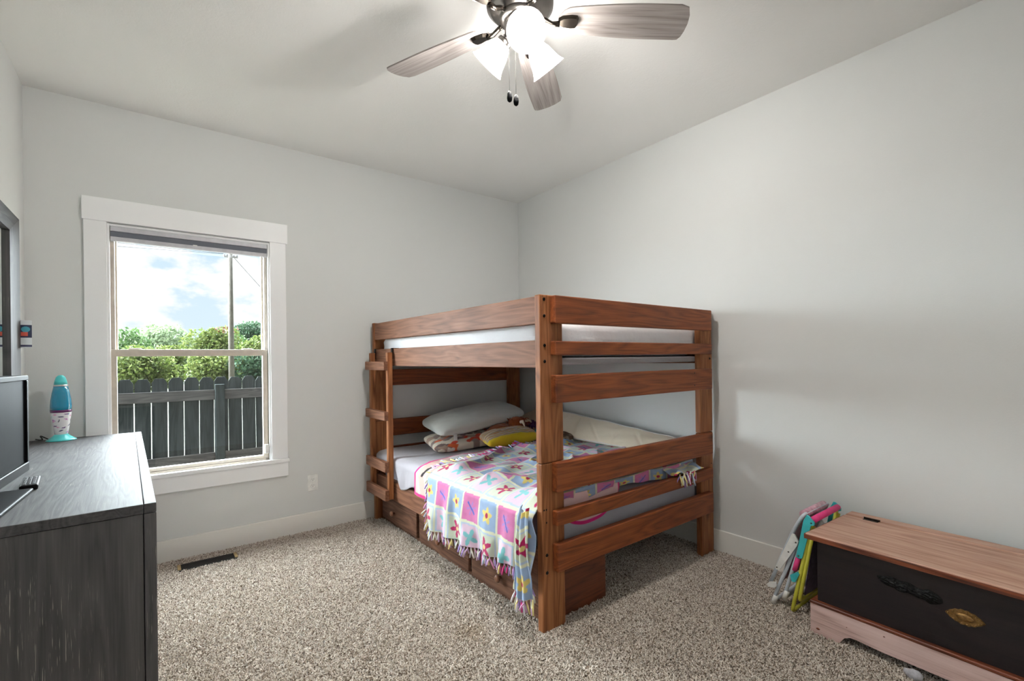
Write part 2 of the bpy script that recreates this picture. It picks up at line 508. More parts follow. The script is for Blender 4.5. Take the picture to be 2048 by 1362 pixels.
def vnoise(x, y, seed=0):
    """smooth value noise for cloth folds"""
    r = np.random.RandomState(seed); T = r.rand(64, 64)
    xi = np.floor(x).astype(int); yi = np.floor(y).astype(int); fx = x - xi; fy = y - yi
    fx = fx * fx * (3 - 2 * fx); fy = fy * fy * (3 - 2 * fy)
    g = lambda a, b: T[a % 64, b % 64]
    return (g(xi, yi) * (1 - fx) + g(xi + 1, yi) * fx) * (1 - fy) + (g(xi, yi + 1) * (1 - fx) + g(xi + 1, yi + 1) * fx) * fy


def C3(r, g, b):
    return np.array(lin(r, g, b)[:3])


# ------------------------------------------------------------------ room shell
H = 2.743; XL = -3.394; YF = -4.37
WX0, WX1, WZ0, WZ1 = -3.052, -2.196, 0.545, 2.05      # window opening

wb = struct(boxes('wall_back', [(XL - .15, WX0, 0, .15, 0, H), (WX1, .15, 0, .15, 0, H), (WX0, WX1, 0, .15, 0, WZ0), (WX0, WX1, 0, .15, WZ1, H)], wall_m), 'pale grey painted wall with the window and outlet')
outer_dark_m = plain('unseen_bounce_dark', lin(70, 62, 56), .9, vary=.1)  # added dark tone on the unseen outer face, cuts light bounced onto the fence
wb.data.materials.append(outer_dark_m)
for pl_ in wb.data.polygons:
    if pl_.normal.y > .9 and abs(pl_.center.y - .15) < .01:
        pl_.material_index = 1
struct(boxes('wall_right', [(0, .15, YF - .15, 0, 0, H)], wall_m), 'blank pale grey wall beside the bunk bed')
struct(boxes('wall_left', [(XL - .15, XL, YF - .15, 0, 0, H)], wall_m), 'narrow strip of grey wall behind the mirror')
struct(boxes('wall_front', [(XL, 0, YF - .15, YF, 0, H)], wall_m), 'grey wall behind the camera')
struct(boxes('ceiling', [(XL - .15, .15, YF - .15, .15, H, H + .12)], ceil_m), 'white textured ceiling with the fan')
struct(boxes('floor', [(XL - .15, .15, YF - .15, .15, -.12, 0)], carpet_base), 'beige speckled carpet floor')
BT, BH = .014, .137
bm = bmesh.new(); bm_box(bm, XL, 0, -BT, 0, 0, BH, .003)
struct(from_bm('baseboard_back', bm, base_m), 'white baseboard under the window')
bm = bmesh.new(); bm_box(bm, -BT, 0, YF, -BT, 0, BH, .003)
struct(from_bm('baseboard_right', bm, base_m), 'white baseboard along the right wall')
bm = bmesh.new(); bm_box(bm, XL, XL + BT, YF, -BT, 0, BH, .003)
struct(from_bm('baseboard_left', bm, base_m), 'white baseboard behind the dresser')

# ---- window
win = struct(empty('window_1', ((WX0 + WX1) / 2, 0, WZ0)), 'white cased single hung window with tan sashes')
wl = win.location.copy()


def wbox(name, x0, x1, y0, y1, z0, z1, mat, parent=win, bev=.002):
    off = wl if parent is win else wl + parent.location
    return box(name, x0 - off.x, x1 - off.x, y0 - off.y, y1 - off.y, z0 - off.z, z1 - off.z, mat, parent, bev)


wbox('casing', -3.153, -3.052, -.019, 0, .553, 2.058, trim_m)
wbox('casing', -2.196, -2.094, -.019, 0, .553, 2.058, trim_m)
wbox('head_casing', -3.160, -2.083, -.024, 0, 2.058, 2.192, trim_m)
wbox('sill', -3.165, -2.085, -.032, .006, .528, .553, trim_m)
wbox('apron', -3.158, -2.092, -.020, 0, .430, .528, trim_m)
jb = .012
wbox('jamb', WX0, WX0 + jb, -.010, .018, .553, 2.05, trim_m)
wbox('jamb', WX1 - jb, WX1, -.010, .018, .553, 2.05, trim_m)
wbox('head_jamb', WX0 + jb, WX1 - jb, -.010, .018, 2.038, 2.05, trim_m)
# tan outer frame
X0, X1, Z0, Z1 = WX0 + .002, WX1 - .002, .545, 2.048
wbox('frame', X0, X0 + .030, .020, .130, Z0, Z1, tan_d)
wbox('frame', X1 - .030, X1, .020, .130, Z0, Z1, tan_d)
wbox('frame', X0 + .03, X1 - .03, .034, .130, Z1 - .030, Z1, tan_m)
wbox('frame', X0 + .03, X1 - .03, .006, .130, Z0, Z0 + .020, tan_m)


def sash(y0, y1, x0, x1, z0, z1, wl_, wr_, wt, wb_, label):
    s = bpy.data.objects.new('sash', None); COL.objects.link(s); s.parent = win; s.location = (0, (y0 + y1) / 2, z0 - wl.z)
    wbox('stile', x0, x0 + wl_, y0, y1, z0, z1, tan_m, s)
    wbox('stile', x1 - wr_, x1, y0, y1, z0, z1, tan_m, s)
    wbox('rail', x0 + wl_, x1 - wr_, y0, y1, z1 - wt, z1, tan_m, s)
    wbox('rail', x0 + wl_, x1 - wr_, y0, y1, z0, z0 + wb_, tan_m, s)
    ym = (y0 + y1) / 2
    g = from_pd('pane', [(x0 + wl_ - .004, ym, z0 + wb_ - .004), (x1 - wr_ + .004, ym, z0 + wb_ - .004), (x1 - wr_ + .004, ym, z1 - wt + .004), (x0 + wl_ - .004, ym, z1 - wt + .004)], [(0, 1, 2, 3)], glass_m, s)
    g.location = -(wl + s.location)
    return s


sash(.062, .088, X0 + .026, X1 - .026, 1.285, 2.02, .014, .014, .03, .03, '')
lo = sash(.012, .046, X0 + .004, X1 - .014, .566, 1.315, .032, .030, .042, .020, '')
for xx in (-2.93, -2.33):
    wbox('sash_lock', xx - .03, xx + .03, .018, .045, 1.315, 1.323, tan_m, win)

# roller blind inside the head of the opening
bl = tag(empty('roller_blind', ((X0 + X1) / 2, .000, 2.036)), 'rolled up grey window blind at the top of the window', 'blind')
for nm, z0, z1, y0, y1, mt in (('head_rail', -.028, 0, -.018, .011, blind_m), ('fabric', -.062, -.028, -.010, .006, blind_f), ('bottom_rail', -.084, -.060, -.016, .010, blind_m)):
    box(nm, -.412, .412, y0, y1, z0, z1, mt, bl, .002)
box('pull_tab', -.012, .012, -.016, -.008, -.066, -.056, white_pl, bl, .002)
sn = tag(empty('window_sensor', (-2.222, .004, .600)), 'small white alarm sensor at the lower right sash corner', 'sensor')
box('sensor_body', -.014, .010, -.012, .008, 0, .062, white_pl, sn, .003)
box('magnet', .011, .022, -.012, .0, .018, .044, white_pl, sn, .002)

# ---- outlet
ou = tag(empty('wall_outlet', (-1.928, -.001, .290)), 'white duplex power outlet low on the window wall', 'outlet')
box('cover_plate', -.036, .036, -.005, 0, 0, .117, white_pl, ou, .002)
for zc in (.036, .080):
    rc = lathe('receptacle', [(.0168, 0), (.0168, .003), (.014, .0035)], white_pl, ou, (0, -.004, zc), (PI / 2, 0, 0), 24)
    for sx, w_, zz in ((-.0055, .0016, .004), (.0055, .0016, .004)):
        s_ = box('slot', sx - w_ / 2, sx + w_ / 2, zz - .004, zz + .004, .003, .0042, slot_m, rc, 0.0002)
    lathe('ground_hole', [(.0024, .003), (.0024, .0042)], slot_m, rc, (0, -.007, 0), None, 12)
lathe('screw', [(.0025, 0), (.0022, .0012)], plain('screw_white', lin(214, 214, 210), .4), ou, (0, -.0052, .058), (PI / 2, 0, 0), 12)

# ---- floor vent
ve = tag(empty('floor_vent', (-2.585, -.170, 0)), 'dark brass floor vent in the carpet below the window', 'vent')
bx = [(-.155, .155, -.052, -.044), (-.155, .155, .044, .052), (-.155, -.138, -.044, .044), (.138, .155, -.044, .044)]
boxes('rim', [(a, b, c, d, 0.0, .008) for a, b, c, d in bx[:2]], vent_d, ve, bev=.001)
for a, b, c, d in bx[2:]:
    box('end_cap', a, b, c, d, 0.0, .012, vent_m, ve, .001)
box('pan', -.138, .138, -.044, .044, .0005, .002, vent_d, ve, .0005)
for k in range(7):
    yy = -.036 + k * .012
    box('louvre', -.138, .138, yy - .0018, yy + .0018, .002, .009, vent_d, ve, .0005)

# ------------------------------------------------------------------ bunk bed
BX, BY, BRZ = -1.469, -2.024, 0.0105
bed = tag(empty('bunk_bed', (BX, BY, 0), BRZ), 'brown stained pine bunk bed in the corner', 'bed')
BW, TH, PW = 1.437, .036, .137
HV = 1.939                                   # inner face of the head posts
for u0 in (0, BW - PW):
    for v0 in (0, HV):
        box('post', u0, u0 + PW, v0, v0 + TH, 0, .759, wz, bed, .004)
        box('post', u0, u0 + PW, v0, v0 + TH, .762, 1.519, wz, bed, .004)
RAILS = [(1.390, 1.516), (1.246, 1.310), (1.031, 1.157), (.630, .762), (.478, .545), (.271, .396)]
for z0, z1 in RAILS:
    box('end_rail', .060, BW - .060, -TH, 0, z0, z1, wx, bed, .005)
    box('end_rail', .060, BW - .060, HV + TH, HV + 2 * TH, z0, z1, wx, bed, .005)
for u0 in (.006, BW - .006 - TH):
    for z0, z1 in ((1.388, 1.514), (1.190, 1.315), (.226, .362)):
        box('side_rail', u0, u0 + TH, TH, HV, z0, z1, wy, bed, .004)
    uc = u0 + (TH if u0 < .5 else -.03)
    for z0, z1 in ((1.190, 1.1985), (.240, .270)):
        box('cleat', uc, uc + .03, TH, HV, z0, z1, wy, bed, .003)
for k in range(8):
    vv = .10 + k * .245
    for z0 in (.271,):
        box('slat', .05, BW - .05, vv, vv + .085, z0, z0 + .012, wx, bed, .002)
bolt_v = [(0, -.003), (.0075, -.003), (.0075, .002), (.006, .004), (.0035, .004), (.003, .001), (0, .001)]
bolts = None
for uu in (.026, BW - .026):
    for zz in (1.499, 1.424, 1.291, 1.219, .349, .270):
        if bolts is None:
            bolts = lathe('bolt', [(.0078, -.002), (.0078, .001), (.006, .003), (.0035, .003), (.003, .0005)], bolt_m, bed, (uu, 0, zz), (PI / 2, 0, 0), 14)
        else:
            b = bolts.copy(); COL.objects.link(b); b.parent = bed; b.location = (uu, 0, zz)
hole = None
for (uu, zz, v_) in ((.026, .553, 0), (.026, .495, 0), (.012, .553, 0), (1.18, 1.135, -TH), (1.18, 1.062, -TH), (BW - .02, .56, 0), (BW - .02, .50, 0)):
    if hole is None:
        hole = lathe('screw_hole', [(.0042, -.001), (.0042, .0006), (.002, .0008)], bolt_m, bed, (uu, v_, zz), (PI / 2, 0, 0), 12)
    else:
        b = hole.copy(); COL.objects.link(b); b.parent = bed; b.location = (uu, v_, zz)

# ---- ladder
ld = tag(empty('bunk_ladder', (BX, BY, 0), BRZ), 'short wooden ladder hooked on the bunk bed side', 'ladder')
for v0 in (1.584, 1.902):
    box('stile', -.042, -.004, v0, v0 + .036, .245, 1.287, wz, ld, .004)
for z0, z1 in ((1.160, 1.222), (.805, .868), (.442, .512), (.240, .315)):
    box('rung', -.072, -.042, 1.580, 1.942, z0, z1, wy, ld, .004)
hk = None
for v0 in (1.584, 1.902):
    boxes('hook', [(-.004, .001, v0 + .005, v0 + .031, 1.24, 1.318), (-.002, .046, v0 + .005, v0 + .031, 1.3155, 1.3185), (.0425, .0455, v0 + .005, v0 + .031, 1.28, 1.318)], bolt_m, ld)

# ---- drawers under the bed
du = tag(empty('underbed_drawer_unit', (BX, BY, 0), BRZ), 'long low wooden three drawer unit under the bunk', 'drawer unit')
box('end_panel', .055, .470, .048, .066, .0, .220, drx, du, .002)
box('end_panel', .055, .470, 1.912, 1.930, .0, .220, drx, du, .002)
box('back_panel', .452, .470, .066, 1.912, .0, .220, drw, du, .002)
box('top_panel', .055, .452, .066, 1.912, .206, .218, drw, du, .002)
box('plinth', .058, .075, .066, 1.912, .0, .030, drw, du, .002)
for v0, v1 in ((.070, .650), (.682, 1.290), (1.328, 1.908)):
    d = box('drawer', .040, .060, v0, v1, .032, .204, drw, du, .004)
    vc = (v0 + v1) / 2 if v0 < 1.3 else 1.687
    vc = {.070: .375, .682: 1.0, 1.328: 1.687}[v0]
    lathe('knob', [(.008, 0), (.008, .010), (.018, .016), (.020, .022), (.016, .029), (.006, .031)], knob_m, d, (-.010, vc - (v0 + v1) / 2, -.008), (0, -PI / 2, 0), 24)

# ------------------------------------------------------------------ bedding (built in the bed's own axes)
def soft_box(name, x0, x1, y0, y1, z0, z1, mat, rad=.05, amp=.006, nx=60, ny=80, label='', cat='', seed=1, sag=0.0):
    bm = bmesh.new(); bm_box(bm, x0, x1, y0, y1, z0, z1)
    bmesh.ops.subdivide_edges(bm, edges=bm.edges[:], cuts=24, use_grid_fill=True)
    for v in bm.verts:
        c = v.co
        q = Vector((min(max(c.x, x0 + rad), x1 - rad), min(max(c.y, y0 + rad), y1 - rad), min(max(c.z, z0 + rad), z1 - rad)))
        d = c - q
        if d.length > 1e-6:
            c = q + d.normalized() * rad
        k = float(vnoise(np.array([c.x * 9 + c.z * 13 + 20]), np.array([c.y * 7 + c.z * 5 + 20]), seed)[0]) - .5
        dd = (c - Vector(((x0 + x1) / 2, (y0 + y1) / 2, (z0 + z1) / 2)))
        c = c - Vector((math.copysign(1, dd.x) * abs(k) * amp, math.copysign(1, dd.y) * abs(k) * amp, math.copysign(1, dd.z) * abs(k) * amp))
        v.co = c
    o = from_bm(name, bm, mat, None, (BX, BY, 0), (0, 0, BRZ), True)
    return tag(o, label, cat)


soft_box('mattress', .050, 1.388, .052, 1.925, .284, .528, lilac_sheet, .055, .006, label='lower bunk mattress in grey sheet', cat='mattress', seed=3)
soft_box('bunkie_board', .050, 1.388, .042, 1.932, 1.199, 1.236, found_m, .012, .001, label='thin grey board under the upper bunk mattress', cat='board')
um = soft_box('mattress', .050, 1.388, .045, 1.930, 1.237, 1.425, white_sheet, .06, .012, label='upper bunk mattress covered by a white fitted sheet', cat='mattress', seed=5)


def drape(name, v0, v1, nv, u_in, ns, ztop, hang, mat, color=None, uedge=.0, rad=.035, off=0.0, vedge=None, v0h=None, fold=.012, seed=2, wr=.006, thick=.004, parent=None, zfun=None):
    """cloth lying on the mattress and falling over the bed's left side; v runs along the bed, s across it"""
    T = np.linspace(0, 1, nv)[:, None]
    S = np.linspace(0, 1, ns)[None, :]
    # where each line of the cloth begins/ends along the bed, as a function of s
    ltop = u_in - (uedge + rad)
    larc = rad * PI / 2
    Vn = v0 + (v1 - v0) * T + 0 * S
    hg = hang(Vn)
    L = ltop + larc + hg
    s = S * L
    if vedge is not None:
        uu = np.maximum(u_in - s, -.05)
        vs_ = v0 if v0h is None else v0 + (v0h - v0) * np.clip((s - ltop) / .12, 0, 1)
        Vn = vs_ + (vedge(uu) - vs_) * T
    U = np.where(s < ltop, u_in - s, np.where(s < ltop + larc, uedge + rad - rad * np.sin((s - ltop) / rad), uedge))
    Z = np.where(s < ltop, ztop, np.where(s < ltop + larc, ztop - rad + rad * np.cos((s - ltop) / rad), ztop - rad - (s - ltop - larc)))
    n1 = vnoise(Vn * 9 + 10, s * 5 + 10, seed); n2 = vnoise(Vn * 22 + 3, s * 9 + 7, seed + 1)
    top = np.clip((ltop + larc * .5 - s) / .08, 0, 1)
    ridge = 1 - np.abs(2 * vnoise(Vn * 6 + s * 4 + 5, s * 3 - Vn * 2 + 20, seed + 2) - 1)
    Z = Z + top * wr * (n1 + n2 * .6 + 1.6 * ridge ** 3)
    if zfun is not None:
        Z = Z + zfun(U, Vn, top)
    hgd = np.clip((s - ltop - larc * .5) / .25, 0, 1)
    wave = np.sin(Vn * 34 + 3 * n1) * .5 + .5 + .7 * (n2 - .3)
    U = U - off * np.clip((s - ltop) / larc, 0, 1) - hgd * fold * wave
    col = color(Vn, s, ltop + larc, hg) if color else None
    return grid_obj(name, U, Vn, Z, mat, parent, (BX, BY, 0) if parent is None else (0, 0, 0), (0, 0, BRZ) if parent is None else None, col, thick), (U, Vn, Z)


# grey fitted sheet pulled loose at the head side
sh, _ = drape('bed_sheet', 1.02, 1.915, 90, 1.34, 160, .534, lambda v: .03 + .10 * np.clip((1.57 - v) / .12, 0, 1) + .03 * np.sin(v * 14) * np.clip((1.56 - v) / .1, 0, 1), grey_sheet, uedge=.006, off=.008, fold=.016, seed=11, wr=.004, thick=.002)
tag(sh, 'loose grey sheet over the head half of the lower mattress', 'sheet')


# pink blanket with magenta binding
def pink_col(v, s, lt, hg):
    c = np.empty(v.shape + (3,)); c[:] = C3(224, 180, 168)
    str_ = (np.sin(v * 60 + s * 22 + 3 * vnoise(v * 8 + 5, s * 8 + 5, 4)) > .72)
    c[str_] = C3(230, 220, 216)
    u = 1.33 - s
    far = u > .45
    c[far & (vnoise(v * 10 + 9, s * 10 + 2, 9) > .42)] = C3(170, 30, 110)
    ve = 1.20 + .33 * np.clip(u, 0, .35) + 0.04 * np.clip(u - .35, 0, 1)
    d = ve - v
    sw = np.abs(d - .105 - .02 * np.sin(u * 12)) < .014
    c[sw & (u > -.02)] = C3(22, 20, 24)
    wh = (d < .09) & (u > .25) & (u < .62); c[wh] = C3(236, 230, 230)
    edge = (d < .018) | (s > lt + hg - .020)
    c[edge] = C3(222, 40, 128)
    return c


pk_edge = lambda u: 1.20 + .33 * np.clip(u, 0, .35) + .04 * np.clip(u - .35, 0, 1)
pb, _ = drape('pink_blanket', .060, 1.3, 200, 1.33, 260, .541, lambda v: .135 + 0 * v, attr_cl, pink_col, uedge=.004, off=.034, vedge=pk_edge, fold=.012, seed=21, wr=.005, thick=.003)
tag(pb, 'peach pink blanket with magenta binding under the floral throw', 'blanket')
# its turned corner at the foot end
a = np.linspace(0, 1, 60)[:, None]; b = np.linspace(0, 1, 40)[None, :]
U = .12 + .46 * a + 0 * b; Zc = .575 - .165 * np.sqrt(np.clip(1 - ((a - .5) / .51) ** 2, .01, 1)) * b; V = .046 - .003 * np.sin(b * PI) - .002 * np.sin(a * 20)
cc = np.empty(U.shape + (3,)); cc[:] = C3(240, 206, 206); ed = (b > .88) | (a < .03) | (a > .97); cc[np.broadcast_to(ed, U.shape)] = C3(222, 40, 128)
grid_obj('foot_corner', U, V, Zc, attr_cl, pb, col=cc, thick=.003)


# floral fleece throw
TS = .150


def floral(v, s, lt, hg):
    a = (v + .02) / TS; b = (s - lt + 2.0 * TS - .285) / TS + 20
    i = np.floor(a).astype(int); j = np.floor(b).astype(int)
    x = a - i - .5; y = b - j - .5
    r = np.hypot(x, y); th = np.arctan2(y, x)
    kind = (i % 2) + 2 * (j % 2)
    c = np.empty(v.shape + (3,))
    A = kind == 0; B = kind == 1; Cc = kind == 2; D = kind == 3
    c[A] = C3(168, 192, 226); c[B] = C3(226, 128, 180); c[Cc] = C3(222, 230, 208); c[D] = C3(240, 206, 226)
    pet = lambda n, k0, k1, ph: r < k0 + k1 * np.cos(n * (th + ph))
    ph = (i * 1.7 + j * 2.3)
    f5 = pet(5, .22, .065, ph)
    c[A & f5] = C3(246, 222, 128); c[A & (r < .085)] = C3(190, 30, 84)
    f5b = r < .235 + .10 * np.cos(5 * (th + ph))
    c[Cc & f5b] = C3(196, 38, 104); c[Cc & (r < .075)] = C3(244, 226, 150)
    f4 = r < .20 + .11 * np.cos(4 * (th + ph + .4))
    c[D & f4] = C3(140, 212, 216)
    dr = (np.abs(x * np.cos(ph) + y * np.sin(ph)) < .035) & (r < .28)
    c[B & (r < .13 + .14 * np.cos(6 * (th + ph)))] = C3(186, 140, 214)
    c[B & dr] = C3(92, 112, 206)
    bd = np.maximum(np.abs(x), np.abs(y)) > .455
    c[bd] = C3(238, 238, 206)
    bd2 = (np.maximum(np.abs(x), np.abs(y)) > .40) & ~bd & (Cc | D)
    c[bd2] = C3(196, 214, 236)
    soft = .94 + .10 * vnoise(v * 60 + 3, s * 60 + 3, 5)
    return np.clip(c * soft[..., None] * .77, 0, 1)


fl_edge = lambda u: 1.00 + .27 * np.clip(u, -.05, .4) + .06 * np.clip(u - .4, 0, 1)
fl_hang = lambda v: .285 - .05 * np.clip((.9 - v) / .7, 0, 1) + .075 * np.exp(-((v - .03) / .05) ** 2)
fl_z = lambda u, v, t: t * (.030 * np.exp(-((v - .09) / .07) ** 2) + .012 * np.clip(u, 0, 1))
ft, (FU, FV, FZ) = drape('floral_throw', .046, 1.0, 300, 1.31, 420, .553, fl_hang, attr_cl, floral, uedge=.0, rad=.04, off=.040, vedge=fl_edge, v0h=-.012, fold=.030, seed=31, wr=.019, thick=.004, zfun=fl_z)
tag(ft, 'pastel patchwork fleece throw with flowers and fringed edges', 'blanket')


def fringe(name, roots, parent, cols, length=.055, out=Vector((0, 0, -1)), spread=.012, r=.0045):
    V = []; Fc = []; CL = []
    for p in roots:
        base = len(V)
        kn = [Vector(p), Vector(p) + out * .012]
        for q in range(2):
            d = (out + Vector((R.uniform(-.35, .35), R.uniform(-.35, .35), R.uniform(-.15, .15)))).normalized()
            L = length * R.uniform(.75, 1.15)
            pts = [Vector(p), Vector(p) + out * .010, Vector(p) + d * (L * .5), Vector(p) + d * L + Vector((R.uniform(-.004, .004), R.uniform(-.004, .004), 0))]
            v, f = tube_data(pts, [r * .8, r * .75, r * 1.1, r * .9], 5)
            o = len(V); V += v; Fc += [tuple(i + o for i in t) for t in f]
            c = cols[R.randrange(len(cols))]; CL += [c] * len(v)
    me = bpy.data.meshes.new(name); me.from_pydata([tuple(v) for v in V], [], Fc); me.update()
    at = me.color_attributes.new('Col', 'FLOAT_COLOR', 'POINT')
    at.data.foreach_set('color', np.array([list(c) + [1] for c in CL], dtype=np.float32).ravel())
    o = link(name, me, attr_cl, parent, smooth=True); o['kind'] = 'stuff'
    return o


FC = [tuple(C3(*c)) for c in ((238, 238, 220), (196, 212, 236), (232, 160, 204), (226, 190, 226), (240, 224, 150), (210, 60, 130), (176, 150, 214), (240, 236, 240))]
hem = [(FU[i, -1], FV[i, -1], FZ[i, -1]) for i in range(2, 300, 6)]
fringe('fringe', hem, ft, FC, .055)
he = [(FU[-1, k], FV[-1, k], FZ[-1, k] + .004) for k in range(30, 340, 7)]
fringe('fringe', he, ft, FC, .05, Vector((-.25, .9, .05)).normalized())
hs = [(FU[-1, k], FV[-1, k] , FZ[-1, k]) for k in range(345, 418, 5)]
fringe('fringe', hs, ft, FC, .05, Vector((-.15, .35, -.9)).normalized())
tl_ = [(1.10 + k * .018, -.046 - .002 * (k % 3), .566 - .014 * (k % 2)) for k in range(10)]
fringe('fringe', [(u - .10, v, z) for u, v, z in tl_], ft, FC, .07)
a = np.linspace(0, 1, 260)[:, None]; b = np.linspace(0, 1, 40)[None, :]
U = .075 + 1.20 * a + 0 * b
sb = b * .17
bt = .060 + .02 * np.sin(a * 9 + 1) - .015 * a - .05 * np.exp(-((a - .10) / .08) ** 2)
V = np.where(sb < .075, .118 - sb, .043) - .006 * np.sin(a * 26) * (b > .3) + 0 * a
V = np.maximum(V, .041)
Zc = .588 + .010 * vnoise(a * 14 + 2, b * 3 + 2, 4) - np.clip(sb - .07, 0, 1) * (bt / .10) - .004 * np.sin(a * 17)
grid_obj('foot_fold', U, V, Zc, attr_cl, ft, col=floral(U + .03, 1.1 - sb + 0 * a, np.zeros_like(U), np.zeros_like(U)), thick=.004)
# doubled fold of the throw hanging beside the foot post
a = np.linspace(0, 1, 50)[:, None]; b = np.linspace(0, 1, 110)[None, :]
wd = .050 + .080 * b ** .7
V = .052 - .02 * b + (a - .5) * wd + .004 * np.sin(b * 14)
Zc = .560 - .375 * b - .012 * np.cos((a - .5) * 6)
U = -.052 - .030 * np.minimum(b * 3, 1) - .014 * np.sin(a * PI) - .006 * np.sin(a * 17 + b * 3)
grid_obj('side_fold', U, V, Zc, attr_cl, ft, col=floral(V + .03, .37 * b + .06 + 0 * a, np.zeros_like(U), np.zeros_like(U)), thick=.004)
fringe('fringe', [(U[k, -1], V[k, -1], Zc[k, -1]) for k in range(1, 50, 5)], ft, FC, .06)
# throw corner spilling over the foot rail
a = np.linspace(0, 1, 60)[:, None]; b = np.linspace(0, 1, 40)[None, :]
U = .96 + .30 * a + .0 * b; V = .06 - .108 * b + 0 * a; Zc = .580 + .012 * np.sin(a * 9) + .006 * np.sin(b * 7 + a * 12) - .018 * b
grid_obj('corner_flap', U, V, Zc, attr_cl, ft, col=floral(V + 1, U, np.zeros_like(U), np.zeros_like(U)), thick=.004)


# ---- pillows
def pillow_grid(w, h, t, n=70, pinch=.045, seed=1, wr=.01, p=.33):
    x = np.linspace(-1, 1, n); xx = np.sign(x) * (1 - (1 - np.abs(x)) ** 1.6)
    X, Y = np.meshgrid(xx, xx, indexing='ij')
    Zb = ((1 - X ** 2).clip(0) * (1 - Y ** 2).clip(0)) ** p
    ox = X * (1 - pinch * np.cos(Y * PI / 2)); oy = Y * (1 - pinch * np.cos(X * PI / 2))
    ox = ox * (1 - .10 * Y ** 6); oy = oy * (1 - .10 * X ** 6)
    nz = vnoise(X * 4 + 10, Y * 4 + 10, seed) + .5 * vnoise(X * 9 + 10, Y * 9 + 10, seed + 1)
    return ox * w / 2, oy * h / 2, Zb * t / 2, Zb * (nz - .7) * wr, X, Y


def pillow(name, w, h, t, mat, loc, rot, label, col=None, seed=1, wr=.012, bend=0.0, cat='pillow', p=.33):
    X, Y, Zb, nz, gx, gy = pillow_grid(w, h, t, seed=seed, wr=wr, p=p)
    n = X.shape[0]
    sag = bend * gx ** 2
    vt = np.stack([X, Y, Zb + nz + sag], -1).reshape(-1, 3); vb = np.stack([X, Y, -Zb * .8 + nz * .5 + sag], -1).reshape(-1, 3)
    i = np.arange(n * n).reshape(n, n)
    ft_ = np.stack([i[:-1, :-1], i[1:, :-1], i[1:, 1:], i[:-1, 1:]], -1).reshape(-1, 4)
    fb = (ft_ + n * n)[:, ::-1]
    me = bpy.data.meshes.new(name); me.from_pydata(np.concatenate([vt, vb]).tolist(), [], np.concatenate([ft_, fb]).tolist()); me.update()
    if col is not None:
        a = me.color_attributes.new('Col', 'FLOAT_COLOR', 'POINT')
        ct = col(gx, gy, 1).reshape(-1, 3); cb = col(gx, gy, -1).reshape(-1, 3)
        a.data.foreach_set('color', np.concatenate([np.concatenate([ct, cb]), np.ones((2 * n * n, 1))], 1).astype(np.float32).ravel())
    bm = bmesh.new(); bm.from_mesh(me); bmesh.ops.remove_doubles(bm, verts=bm.verts, dist=1e-5); bmesh.ops.recalc_face_normals(bm, faces=bm.faces); bm.to_mesh(me); bm.free()
    o = link(name, me, mat, None, loc, rot, True)
    return tag(o, label, cat)


bedM = Matrix.Translation((BX, BY, 0)) @ Matrix.Rotation(BRZ, 4, 'Z')
B2W = lambda u, v, z: tuple(bedM @ Vector((u, v, z)))


def leaf_col(x, y, side):
    c = np.empty(x.shape + (3,)); c[:] = C3(226, 216, 200)
    r = np.random.RandomState(4)
    pal = [C3(226, 104, 58), C3(128, 108, 104), C3(176, 150, 132), C3(214, 74, 48), C3(150, 132, 126)]
    for k in range(70):
        cx, cy = r.uniform(-1, 1, 2); an = r.uniform(0, PI); ra = r.uniform(.13, .20)
        dx = (x - cx) * math.cos(an) + (y - cy) * math.sin(an); dy = -(x - cx) * math.sin(an) + (y - cy) * math.cos(an)
        c[(dx / ra) ** 2 + (dy / (ra * .62)) ** 2 < 1] = pal[k % 5]
    return c


def yel_col(x, y, side):
    c = np.empty(x.shape + (3,)); c[:] = C3(232, 206, 48)
    if side > 0:
        band = y > -.72
        st = (np.floor(y * 14).astype(int)) % 4
        pal = np.array([C3(222, 212, 188), C3(196, 132, 86), C3(206, 190, 120), C3(168, 130, 120)])
        cc = pal[st]; tex = np.sin(x * 110) > .2
        cc = np.where(tex[..., None], cc, cc * .72 + .1)
        c[band] = cc[band]
    else:
        c[y > .2] = C3(208, 150, 84)
    return c


wp = pillow('pillow', .82, .40, .17, pillow_w, B2W(.73, 1.66, .752), (math.radians(9), math.radians(-7), math.radians(-2)), 'white quilted pillow on top of the pillow heap', seed=3, bend=.0)
boxes('tie_strap', [(-.30, -.272, -.200, -.190, -.125, -.012)], tie_cl, wp, bev=.003)
pillow('leaf_pillow', .56, .32, .11, attr_cl, B2W(.56, 1.58, .604), (math.radians(12), math.radians(-3), math.radians(-5)), 'cushion printed with orange and grey leaves under the white pillow', leaf_col, seed=8)
pillow('yellow_cushion', .48, .18, .135, attr_cl, B2W(.815, 1.30, .632), (math.radians(16), math.radians(-1), math.radians(-2)), 'bright yellow cushion with striped woven top half', yel_col, seed=12, cat='cushion')

# ---- cream bolster pad leaning along the wall
a = np.linspace(0, 1, 120)[:, None]; b = np.linspace(0, 1, 46)[None, :]
vv = .16 + 1.56 * a + .0 * b
lowz = .596 + .006 * a + .085 * np.clip((a - .55) / .45, 0, 1); topz = .690 + .115 * np.clip(a / .85, 0, 1) - .10 * np.clip((a - .88) / .12, 0, 1)
puff = .028 * (np.sin(b * PI).clip(0) ** .5) * (1 + .12 * np.sin(a * 38 + b * 3)) * np.clip(np.minimum(a, 1 - a) / .03, 0, 1)
Zf = lowz + (topz - lowz) * b + .004 * vnoise(a * 25 + 2, b * 4 + 2, 2)
Uf = 1.235 + .13 * b - .02 * a
Nz = np.array([-.75, .66])
for a0, sl in ((.18, .10), (.30, -.05), (.44, .12), (.55, .02), (.66, -.08), (.80, .06)):
    puff = puff - .010 * np.exp(-((a - a0 - sl * (b - .5)) / .006) ** 2) * np.sin(b * PI)
